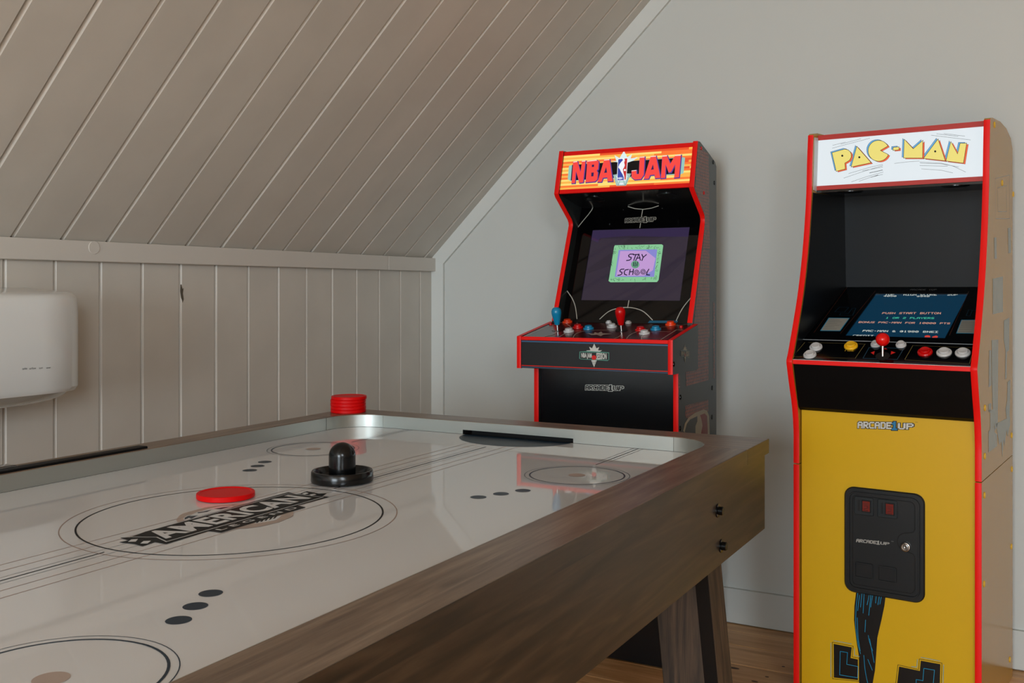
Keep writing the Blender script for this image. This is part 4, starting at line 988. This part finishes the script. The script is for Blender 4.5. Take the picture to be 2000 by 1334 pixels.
for q in ([(375, 278), (485, 250)], [(372, 302), (690, 218)], [(445, 268), (615, 222)], [(1212, 192), (1545, 232)], [(1258, 180), (1440, 202)], [(1320, 178), (1498, 200)],
          [(470, 556), (620, 505), (800, 450)], [(510, 518), (700, 462), (800, 440)], [(535, 588), (660, 545), (805, 505)], [(600, 583), (700, 548), (800, 525)], [(630, 495), (800, 462)],
          [(1120, 430), (1300, 435), (1445, 462)], [(1115, 450), (1350, 455)], [(1130, 478), (1300, 490), (1395, 512)], [(1115, 420), (1300, 430), (1400, 455), (1505, 505)], [(900, 432), (1040, 415), (1110, 412)]):
    ln += stroke(PZ(q), .0007)
ln += stroke(PZ([(690, 512), (798, 488)]), .0013) + stroke(PZ([(702, 549), (760, 530)]), .0012)
decal(PS, ln, 1.0, MATS['lit_pm_black'], 'speed_line', pmq)
for u0 in (A0, A1 - .0012):
    bm = BM(); prism(bm, [(.1205, 1.420), (.149, 1.416), (.166, 1.575), (.1305, 1.572)], 'X', u0, u0 + .0012); obj('marquee_cheek', bm, mat('white_cheek', '#c8ccce', .4), pc)
# speaker board, deep black recess
bm = BM(); prism(bm, [(.152, 1.4140), (.480, 1.4240), (.480, 1.436), (.152, 1.426)], 'X', A0, A1); psp = obj('speaker_board', bm, MATS['black_gloss_board'], pc)
PSB = Surf((0, .134, 1.4140), (1, 0, 0), Vector((0, -1, -.0289)), PL, PRZ)
for c_ in (.105, .385):
    bm = BM(); lathe(bm, [(.036, 0), (.036, .002), (.033, .0032), (.030, .0012), (0, .0012)], 30, on_plane(PSB, c_, -.045)); obj('speaker_grille', bm, BLACK, psp, True)
RBK = mat('recess_black_board', '#0a1014', .42, spec=.3, bump=.15, bscale=220)
bm = BM(); prism(bm, [(.424, 1.424), (.441, 1.139), (.453, 1.139), (.436, 1.424)], 'X', A0, A1); obj('recess_back', bm, RBK, pc)
for u0 in (A0, A1 - .002): pass
lin_ = [(q[0] + .006, q[1]) for q in ppath if .95 < q[1] < 1.41]
for u0 in (A0, A1 - .0012):
    bm = BM(); prism(bm, lin_ + [(.05, .985), (.44, 1.139), (.424, 1.424), (.152, 1.412), (.118, 1.412)], 'X', u0, u0 + .0012); obj('side_liner', bm, BLACK_M, pc)
# screen lying back behind the deck
go = Vector((0, .030, .9930)); gd = Vector((0, 1, .36)).normalized()
GS = Surf(go, (1, 0, 0), gd, PL, PRZ)
GL = (.442 - .030) / gd.y
gq = GS.pxs([(1709.6, 573), (1889.6, 573), (1847.6, 659.6), (1652, 656)])
a0 = (gq[0][0] + gq[3][0]) / 2; a1 = (gq[1][0] + gq[2][0]) / 2; b1 = (gq[0][1] + gq[1][1]) / 2; b0 = (gq[2][1] + gq[3][1]) / 2
gb = obj('bezel', frame4(GS, A0 + .0014, A1 - .0014, 0, GL - .002, a0, a1, b0, b1, 0, .003), mat('screen_surround', '#050608', .12), pc)
gs = obj('screen', frame_slab(GS, a0 - .008, a1 + .008, b0 - .008, b1 + .008, .0032, .010), mat('lit_screen_teal', '#02060a', .12, emit='#12405c', estr=.55), pc, label='lit teal screen with game text')
GT = Surf(GS.P(0, 0, -.0031), (1, 0, 0), gd, PL, PRZ)
EZ = lambda pts, sf=GT: sf.pxs(zm(1520, 530, 4.167, pts))
scw = SCRP('text_white', '#d8e0d8', .8); sco = SCRP('text_orange', '#e8a890', .8); scg = SCRP('text_teal', '#50d8b0', .8); scr_ = SCRP('text_red', '#e84838', .8)
def etext(t, q, m_): decal(GT, pixtext(t, EZ(q), .06), 1, m_, 'lettering', gs)
etext('1UP', [(875, 184), (945, 184), (940, 194), (866, 194)], scw); etext('4050', [(862, 196), (962, 196), (960, 207), (856, 207)], scw)
etext('HIGH SCORE', [(1022, 185), (1292, 185), (1290, 197), (1018, 197)], scw); etext('9940', [(1128, 199), (1232, 199), (1230, 209), (1124, 209)], scw)
etext('2UP', [(1382, 185), (1462, 185), (1458, 197), (1376, 197)], scw)
etext('PUSH START BUTTON', [(850, 334), (1325, 334), (1322, 349), (843, 347)], sco)
etext('1 OR 2 PLAYERS', [(880, 373), (1270, 375), (1268, 388), (872, 385)], scg)
etext('BONUS PAC-MAN FOR 10000 PTS', [(660, 407), (1400, 418), (1396, 431), (652, 420)], sco)
etext('PAC-MAN & ©1980 BNEI', [(692, 477), (1302, 487), (1300, 501), (684, 491)], scw)
etext('CREDIT', [(612, 517), (778, 519), (774, 530), (604, 528)], scw)
decal(GT, [EZ(q) for q in ([(1195, 525), (1215, 521), (1235, 525), (1238, 537), (1190, 536)], [(1255, 532), (1285, 524), (1300, 530), (1295, 540), (1252, 540)])], 1, scr_, 'fruit_mark', gs)
G2 = lambda pts: EZ(pts, GS)
decal(GS, [G2([(410, 378), (582, 380), (505, 487), (340, 485)]), G2([(1490, 395), (1620, 395), (1600, 508), (1448, 506)])], 1, P_BLUE, 'card_border', gb)
decal(GS, [G2([(414, 382), (576, 384), (500, 483), (348, 481)]), G2([(1494, 399), (1618, 399), (1597, 504), (1454, 502)])], 1.5, P_GREY, 'instruction_card', gb)
ln = []
for i in range(6): ln += stroke(G2([(425 - 11 * i, 398 + 14 * i), (500 - 11 * i + (i % 2) * 30, 399 + 14 * i)]), .0012) + stroke(G2([(1500 - 7 * i, 415 + 15 * i), (1600 - 5 * i, 416 + 15 * i)]), .0012)
decal(GS, ln, 2, P_BLACK, 'card_text', gb)
ln = stroke(G2([(500, 292), (575, 294), (540, 332), (460, 330)]), .0012, True) + stroke(G2([(600, 300), (632, 302), (605, 360), (500, 358), (508, 342), (570, 345), (600, 305)]), .0012) + stroke(G2([(1545, 315), (1580, 318), (1560, 365), (1530, 362), (1550, 315)]), .0012) + stroke(G2([(1590, 318), (1622, 320)]), .0012)
decal(GS, ln, 1, mat('print_deep_blue', '#0c4058', .3), 'maze_line', gb)
ln = stroke(G2([(290, 500), (560, 130)]), .0009) + stroke(G2([(505, 508), (790, 160)]), .0009) + stroke(G2([(1395, 520), (1550, 165)]), .0009)
decal(GS, ln, 1, mat('print_dim_orange', '#6a3418', .3), 'thin_border', gb)
decal(GS, pixtext('ARCADE 1UP', G2([(1078, 145), (1290, 145), (1286, 155), (1072, 155)]), .05), 1, mat('print_dim_grey', '#6a6a66', .3), 'lettering', gb)
# control deck
ddz = lambda v_: .942 + (.9925 - .942) / (.028 + .0535) * (v_ + .0535)
pdk = obj('control_deck', prism(BM(), [(-.0535, .9305), (-.0535, .942), (.0285, ddz(.0285)), (.0285, .975), (-.02, .9305)], 'X', A0, A1), mat('deck_gloss_black', '#050608', .07), pc)
obj('deck_edge', bbox(A0, A1, -.0560, -.0537, .9295, .9412, .0006, 1), RED_T, pc, label='red edge of the control deck')
obj('acrylic_edge', bbox(A0, A1, -.0558, -.0535, .9413, .9424), CHROME, pdk); bm = BM(); prism(bm, [(.0275, ddz(.0275) + .0002), (.0295, ddz(.0275) + .0002), (.0295, ddz(.0275) + .0016), (.0275, ddz(.0275) + .0016)], 'X', A0, A1); obj('acrylic_edge', bm, mat('grey_edge', '#8a9094', .2), pdk)
dvec = Vector((0, .0285 + .0535, ddz(.0285) - .942))
KS = Surf((0, -.0535, .942), (1, 0, 0), dvec, PL, PRZ)
KZ = lambda pts: KS.pxs(zm(1520, 530, 4.167, pts))
def kb(q): return zm(1520, 530, 4.167, [q])[0]
for q, m_, r_ in (((307, 620), WHITE_P, .0175), ((258, 682), WHITE_P, .0175), ((592, 610), YEL_P, .0180), ((795, 598), WHITE_P, .0135), ((1000, 602), WHITE_P, .0135), ((1195, 660), RED_P, .0185), ((1350, 664), WHITE_P, .0185), ((1502, 667), WHITE_P, .0185)):
    button(KS, kb(q), m_, pdk, r_, h=.009)
ln = []
for q in ([(215, 580), (105, 712)], [(705, 594), (628, 706)], [(1095, 606), (1030, 718)], [(1590, 640), (1555, 752)]): ln += stroke(KZ(q), .0010)
decal(KS, ln, 1, mat('print_gold_line', '#8a7840', .3), 'gold_line', pdk)
dt = []
for i in range(46):
    for (xa, ya, xb, yb) in ((245, 578, 705, 592), (110, 692, 625, 708), (1095, 604, 1590, 622), (1035, 720, 1540, 752)):
        x = xa + (xb - xa) * i / 45; y = ya + (yb - ya) * i / 45; dt.append(KZ([(x, y), (x + 5, y), (x + 5, y + 2.2), (x, y + 2.2)]))
decal(KS, dt, 1, MATS['print_gold_line'], 'dotted_line', pdk)
ln = stroke(KZ([(740, 620), (1022, 628), (968, 718), (690, 708)]), .0016, True)
decal(KS, ln, 1, MATS['print_deep_blue'], 'stick_frame', pdk)
decal(KS, [KZ(q) for q in ([(752, 662), (785, 650), (778, 680)], [(955, 662), (920, 650), (915, 678)], [(805, 692), (860, 692), (832, 706)], [(850, 634), (890, 636), (872, 624)])], 1.3, P_RED, 'arrow_mark', pdk)
decal(KS, pixtext('1 LIVE', KZ([(545, 637), (618, 638), (612, 652), (538, 650)]), .05), 1.3, P_YEL, 'lettering', pdk)
u_, v_ = KZ([(850, 690)])[0]; Mx = on_plane(KS, u_, v_)
bm = BM(); lathe(bm, [(.018, 0), (.018, .001), (0, .0015)], 24, Mx); obj('dust_washer', bm, BLACK_V, pdk, True)
Mx = Matrix.Translation(KS.P(u_, v_))
bm = BM(); lathe(bm, [(.0035, -.002), (.0035, .030)], 12, Mx); obj('joystick_shaft', bm, CHROME, pdk, True)
bm = BM(); rr = .0178; lathe(bm, [(0, .026)] + [(rr * math.sin(R(a)), .026 + rr - rr * math.cos(R(a))) for a in range(12, 180, 12)] + [(0, .026 + 2 * rr)], 32, Mx); obj('joystick_ball', bm, mat('red_ball_gloss', '#e8100e', .08), pdk, True)
# black front under the deck, yellow front below
bm = BM(); prism(bm, [(-.0500, .9290), (-.0300, .868), (-.008, .8075), (.004, .7985), (.03, .7985), (.03, .9290)], 'X', A0, A1); obj('upper_front', bm, mat('black_upper_front', '#040405', .45, spec=.2), pc)
yf = obj('lower_front', bbox(A0 + .003, A1, .010, .022, .006, .7980), YELLOW, pc, label='yellow front panel')
obj('front_gap', bbox(A0, A1, .0225, .03, .006, .7980), BLACK_V, pc)
YS_ = Surf((0, .010, 0), (1, 0, 0), (0, 0, 1), PL, PRZ)
GZ = lambda pts, sf=YS_: sf.pxs(zm(1540, 1027, 4.348, pts)); FZ = lambda pts, sf=YS_: sf.pxs(zm(1540, 800, 4.348, pts))
maker_logo(YS_, FZ([(586, 98), (1070, 108), (1068, 176), (584, 164)]), P_WHITE, P_BLACK, mat('print_mid_blue', '#1c78a8', .35), yf, 1.0, .9)
decal(YS_, fonttext('TM', FZ([(1076, 104), (1096, 105), (1096, 112), (1076, 111)])), 1, P_BLACK, 'lettering', yf)
# swoosh and angular blocks, without the figures
decal(YS_, [GZ([(575, 560), (825, 600), (815, 680), (790, 800), (755, 950), (745, 1100), (735, 1230), (700, 1420), (600, 1420), (600, 1120), (575, 960), (557, 800), (560, 680)])], 1, P_BLACK, 'black_ribbon', yf)
ln = []
for q in ([(590, 565), (575, 700), (572, 850), (590, 1000), (612, 1085)], [(603, 590), (588, 720)], [(625, 570), (612, 690)], [(643, 575), (634, 740)], [(685, 590), (668, 670)], [(700, 585), (682, 760)], [(716, 582), (698, 690)], [(745, 600), (740, 655)], [(772, 598), (760, 670)], [(790, 598), (776, 665)],
          [(585, 780), (592, 950), (610, 1060)], [(678, 930), (690, 990), (715, 1060)], [(690, 960), (708, 1060), (728, 1160)], [(675, 1135), (712, 1225)], [(655, 800), (650, 900)], [(640, 1100), (655, 1250), (690, 1400)]):
    ln += stroke(GZ(catmull(q, 4) if len(q) > 2 else q), .0011)
decal(YS_, ln, 1.6, P_BLUE, 'ribbon_line', yf)
def block(pts_, inner, edge):
    decal(YS_, stroke(GZ(pts_), .0012, True), 1.0, P_BLACK, 'block_outline', yf)
    decal(YS_, [GZ(inner)], 1.2, P_BLACK, 'black_block', yf)
    decal(YS_, stroke(GZ(edge), .0011, True), 1.6, P_BLUE, 'block_line', yf)
block([(372, 988), (550, 1022), (540, 1112), (600, 1125), (600, 1320), (375, 1298)], [(384, 1002), (538, 1032), (528, 1122), (590, 1135), (590, 1310), (386, 1288)], [(440, 1066), (502, 1076), (495, 1175), (590, 1195), (588, 1290), (435, 1265)])
decal(YS_, stroke(GZ([(435, 1072), (430, 1268), (585, 1294)]), .0011) + stroke(GZ([(360, 995), (360, 1282)]), .0011) + stroke(GZ([(385, 975), (535, 1003)]), .0011) + stroke(GZ([(1125, 1116), (1285, 1148)]), .0011) + stroke(GZ([(1318, 1180), (1310, 1400)]), .0011) + stroke(GZ([(1045, 1195), (1090, 1200), (1095, 1135)]), .0011) + stroke(GZ([(560, 1040), (562, 1100), (605, 1110)]), .0011), 1.0, P_BLUE, 'block_line', yf)
block([(1112, 1130), (1303, 1165), (1295, 1420), (900, 1420), (930, 1180), (1105, 1220)], [(1124, 1145), (1290, 1175), (1284, 1410), (915, 1410), (940, 1195), (1116, 1232)], [(1150, 1210), (1240, 1225), (1225, 1400), (1085, 1400), (1085, 1305), (1142, 1315)])
# coin door
def rrect(x0, x1, y0, y1, r, n=6): return arc(x1 - r, y1 - r, r, 0, 90, n) + arc(x0 + r, y1 - r, r, 90, 180, n) + arc(x0 + r, y0 + r, r, 180, 270, n) + arc(x1 - r, y0 + r, r, 270, 360, n)
def rprism(x0, x1, z0, z1, r, ya, yb, inset=.0):
    """rounded plate facing -y, from yb (back) to ya (front) with a stepped edge"""
    bm = BM(); L0 = rrect(x0, x1, z0, z1, r); L1 = rrect(x0 + inset, x1 - inset, z0 + inset, z1 - inset, max(r - inset, .001))
    a = [bm.verts.new((p[0], yb, p[1])) for p in L0]; b = [bm.verts.new((p[0], ya + inset, p[1])) for p in L0]; c = [bm.verts.new((p[0], ya, p[1])) for p in L1]
    n = len(L0)
    for i in range(n):
        j = (i + 1) % n; bm.faces.new((a[i], a[j], b[j], b[i])); bm.faces.new((b[i], b[j], c[j], c[i]))
    bm.faces.new(c); bm.faces.new(a[::-1]); return bm
CD = mat('coin_door_black', '#0d1215', .36, bump=.12, bscale=300)
cx0, cx1, cz0, cz1 = .1375, .3440, .3150, .6000
coin = obj('coin_door', rprism(cx0, cx1, cz0, cz1, .026, .0035, .0099, .003), CD, pc, True, label='black coin door with rounded corners')
def tube_loop(pts, y, wd, h, name, m, parent):
    bm = BM(); n = len(pts); sec = [(-wd / 2, 0), (-wd / 3.2, -h), (wd / 3.2, -h), (wd / 2, 0)]; P = [Vector(p) for p in pts]; rs = []
    for i in range(n):
        d = (P[(i + 1) % n] - P[i - 1]).normalized(); nn = Vector((-d.y, d.x))
        rs.append([bm.verts.new((P[i].x + nn.x * s, y + k_, P[i].y + nn.y * s)) for s, k_ in sec])
    for i in range(n):
        j = (i + 1) % n
        for k_ in range(3): bm.faces.new((rs[i][k_], rs[i][k_ + 1], rs[j][k_ + 1], rs[j][k_]))
    return obj(name, bm, m, parent, True)
tube_loop(rrect(cx0 + .0135, cx1 - .0135, cz0 + .0135, cz1 - .0135, .019), .0036, .0045, .0022, 'door_ridge', CD, coin)
# door leaf outline with a bay for the lock on the right
lx0, lx1, lz0, lz1 = cx0 + .0225, cx1 - .0245, cz0 + .0225, cz1 - .0225
lk = ((lx1 - .022), .4700)
leafpts = arc(lx1 - .014, lz1 - .014, .014, 0, 90, 5) + arc(lx0 + .010, lz1 - .010, .010, 90, 180, 4) + arc(lx0 + .010, lz0 + .010, .010, 180, 270, 4) + arc(lx1 - .014, lz0 + .014, .014, 270, 360, 5) + \
    [(lx1, lk[1] - .036), (lx1 - .004, lk[1] - .029), (lx1 - .014, lk[1] - .0255)] + arc(lk[0], lk[1], .0235, 280, 80, 10)[:0] + arc(lk[0] + .002, lk[1], .0240, 260, 100, 10)[::1] + [(lx1 - .014, lk[1] + .0255), (lx1 - .004, lk[1] + .029), (lx1, lk[1] + .036)]
tube_loop(leafpts, .0036, .0026, .0012, 'door_groove', BLACK_V, coin)
for i in (0, 1):
    x0 = lx0 + .0055 + i * .0605; x1 = x0 + .0510; z1 = .5765 - i * .000; z0 = z1 - .0485
    pl_ = obj('coin_slot_plate', rprism(x0, x1, z0, z1, .005, -.0005, .0036, .0012), mat('slot_plate_black', '#182024', .33), coin, True)
    obj('coin_slot', bbox(x0 + .0095, x0 + .0150, -.0009, -.0003, z0 + .010, z1 - .009), BLACK_V, pl_)
    obj('return_button_frame', bbox(x0 + .0200, x0 + .0440, -.0030, -.0003, z0 + .0085, z1 - .0075, .0008, 1), BLACK_V, pl_)
    obj('return_button', bbox(x0 + .0225, x0 + .0415, -.0042, -.0025, z0 + .0115, z1 - .0100, .0010, 1), mat('red_translucent', '#6e1f18', .25, emit='#8e2a22', estr=.07), pl_)
    BSf = Surf((0, -.0043, 0), (1, 0, 0), (0, 0, 1), PL, PRZ)
    bx0 = x0 + .0245; bx1 = x0 + .0395; mk = []
    mk += stroke([(bx0, z0 + .0300), (bx1, z0 + .0300)], .0012) + stroke([(bx0, z0 + .0335), (bx1, z0 + .0335)], .0010) + stroke([(bx0 + .003, z0 + .026), (bx1 - .003, z0 + .026), (bx1 - .003, z0 + .021), (bx0 + .003, z0 + .018), (bx0 + .003, z0 + .0145), (bx1 - .002, z0 + .0145)], .0016)
    decal(BSf, mk, 1, mat('dark_red_mark', '#3a0c0a', .3), 'button_mark', pl_)
    # coin return pockets
    z1 = .3980; z0 = z1 - .0385; 
    tube_loop(rrect(x0 + .002, x0 + .047, z0, z1, .003, 3), .0036, .0035, .0016, 'return_rim', CD, coin)
    obj('return_flap', bbox(x0 + .006, x0 + .043, .0030, .0034 + .0001, z0 + .004, z1 - .004), BLACK_V, coin)
CDS = Surf((0, .0035, 0), (1, 0, 0), (0, 0, 1), PL, PRZ)
maker_logo(CDS, GZ([(578, 108), (862, 138), (860, 168), (572, 140)], CDS), mat('print_silver', '#a5a39d', .3), mat('print_dark_grey', '#23282b', .3), None, coin, 1.0, .7)
decal(CDS, fonttext('TM', GZ([(872, 128), (892, 130), (892, 137), (872, 135)], CDS)), 1, MATS['print_silver'], 'lettering', coin)
lu, lv = GZ([(995, 178)], CDS)[0]
Mx = Matrix.Translation((lu, .0035, lv)) @ Matrix.Rotation(R(90), 4, 'X')
bm = BM(); lathe(bm, [(.0130, 0), (.0130, .003), (.0115, .006), (.0095, .0068), (.0088, .0052), (.0060, .0050), (.0058, .0066), (.0030, .0066), (.0028, .004), (0, .004)], 28, Mx)
obj('lock', bm, CHROME, coin, True, label='round chrome lock')
# faded print and yellow bolt covers on the right side
PSD = Surf((PW, 0, 0), (0, 1, 0), (0, 0, 1), PL, PRZ)
FG = mat('faded_blue_grey', '#7e8478', .2, spec=.5); FL = mat('faded_line', '#94835a', .2, spec=.5)
sD = lambda pts: PSD.pxs(zm(1540, 220, 4.348, pts)); sE = lambda pts: PSD.pxs(zm(1520, 530, 4.167, pts)); sF = lambda pts: PSD.pxs(zm(1540, 800, 4.348, pts))
decal(PSD, [sE(q) for q in ([(1835, 400), (1880, 375), (1878, 640), (1862, 655), (1858, 870), (1845, 880), (1848, 640), (1835, 560)], [(1715, 645), (1732, 640), (1735, 925), (1712, 945)], [(1735, 560), (1790, 555), (1785, 1250), (1765, 1300), (1745, 1120), (1738, 900)],
             [(1865, 900), (1888, 880), (1880, 1240), (1862, 1250), (1850, 1120), (1862, 1050)], [(1710, 1080), (1732, 1072), (1732, 1135), (1710, 1145)], [(1712, 1300), (1760, 1270), (1760, 1333), (1712, 1333)])], 1, FG, 'faded_block', pside)
decal(PSD, [sF(q) for q in ([(1690, 0), (1750, 0), (1745, 190), (1770, 210), (1770, 310), (1698, 365), (1698, 185), (1712, 170), (1712, 30)], [(1760, 120), (1880, 60), (1880, 130), (1860, 230), (1850, 170), (1835, 310), (1828, 250), (1815, 405), (1805, 270), (1790, 300)])], 1, FG, 'faded_block', pside)
decal(PSD, [sD([(1745, 1060), (1765, 1060), (1768, 1240), (1748, 1240)]), sD([(1862, 980), (1885, 975), (1888, 1190), (1866, 1195)])] + [sE([(1745, 60), (1828, 40), (1828, 330), (1745, 350)])], 1, FG, 'faded_block', pside)
decal(PSD, stroke(sD([(1755, 560), (1875, 530), (1878, 900), (1758, 900)]), .0018, True) + stroke(sD([(1775, 640), (1850, 620), (1852, 840), (1778, 840)]), .0018, True), 1, FL, 'faded_line', pside)
for q in ((1750, 103), (1815, 597), (1908, 693)): bolt(pside, PSD, zm(1540, 220, 4.348, [q])[0], YEL_BOLT, .0085)
bolt(pside, PSD, zm(1520, 530, 4.167, [(1683, 1110)])[0], YEL_BOLT, .0085)
for q in ((1668, 395), (1895, 218)): bolt(pside, PSD, zm(1540, 800, 4.348, [q])[0], YEL_BOLT, .0085)
for q in ((1665, 727), (1897, 505), (1893, 1163)): bolt(prise, PSD, zm(1540, 800, 4.348, [q])[0], YEL_BOLT, .0085)
for q in ((1662, 493), (1879, 1135)): bolt(prise, PSD, zm(1540, 1027, 4.348, [q])[0], YEL_BOLT, .0085)
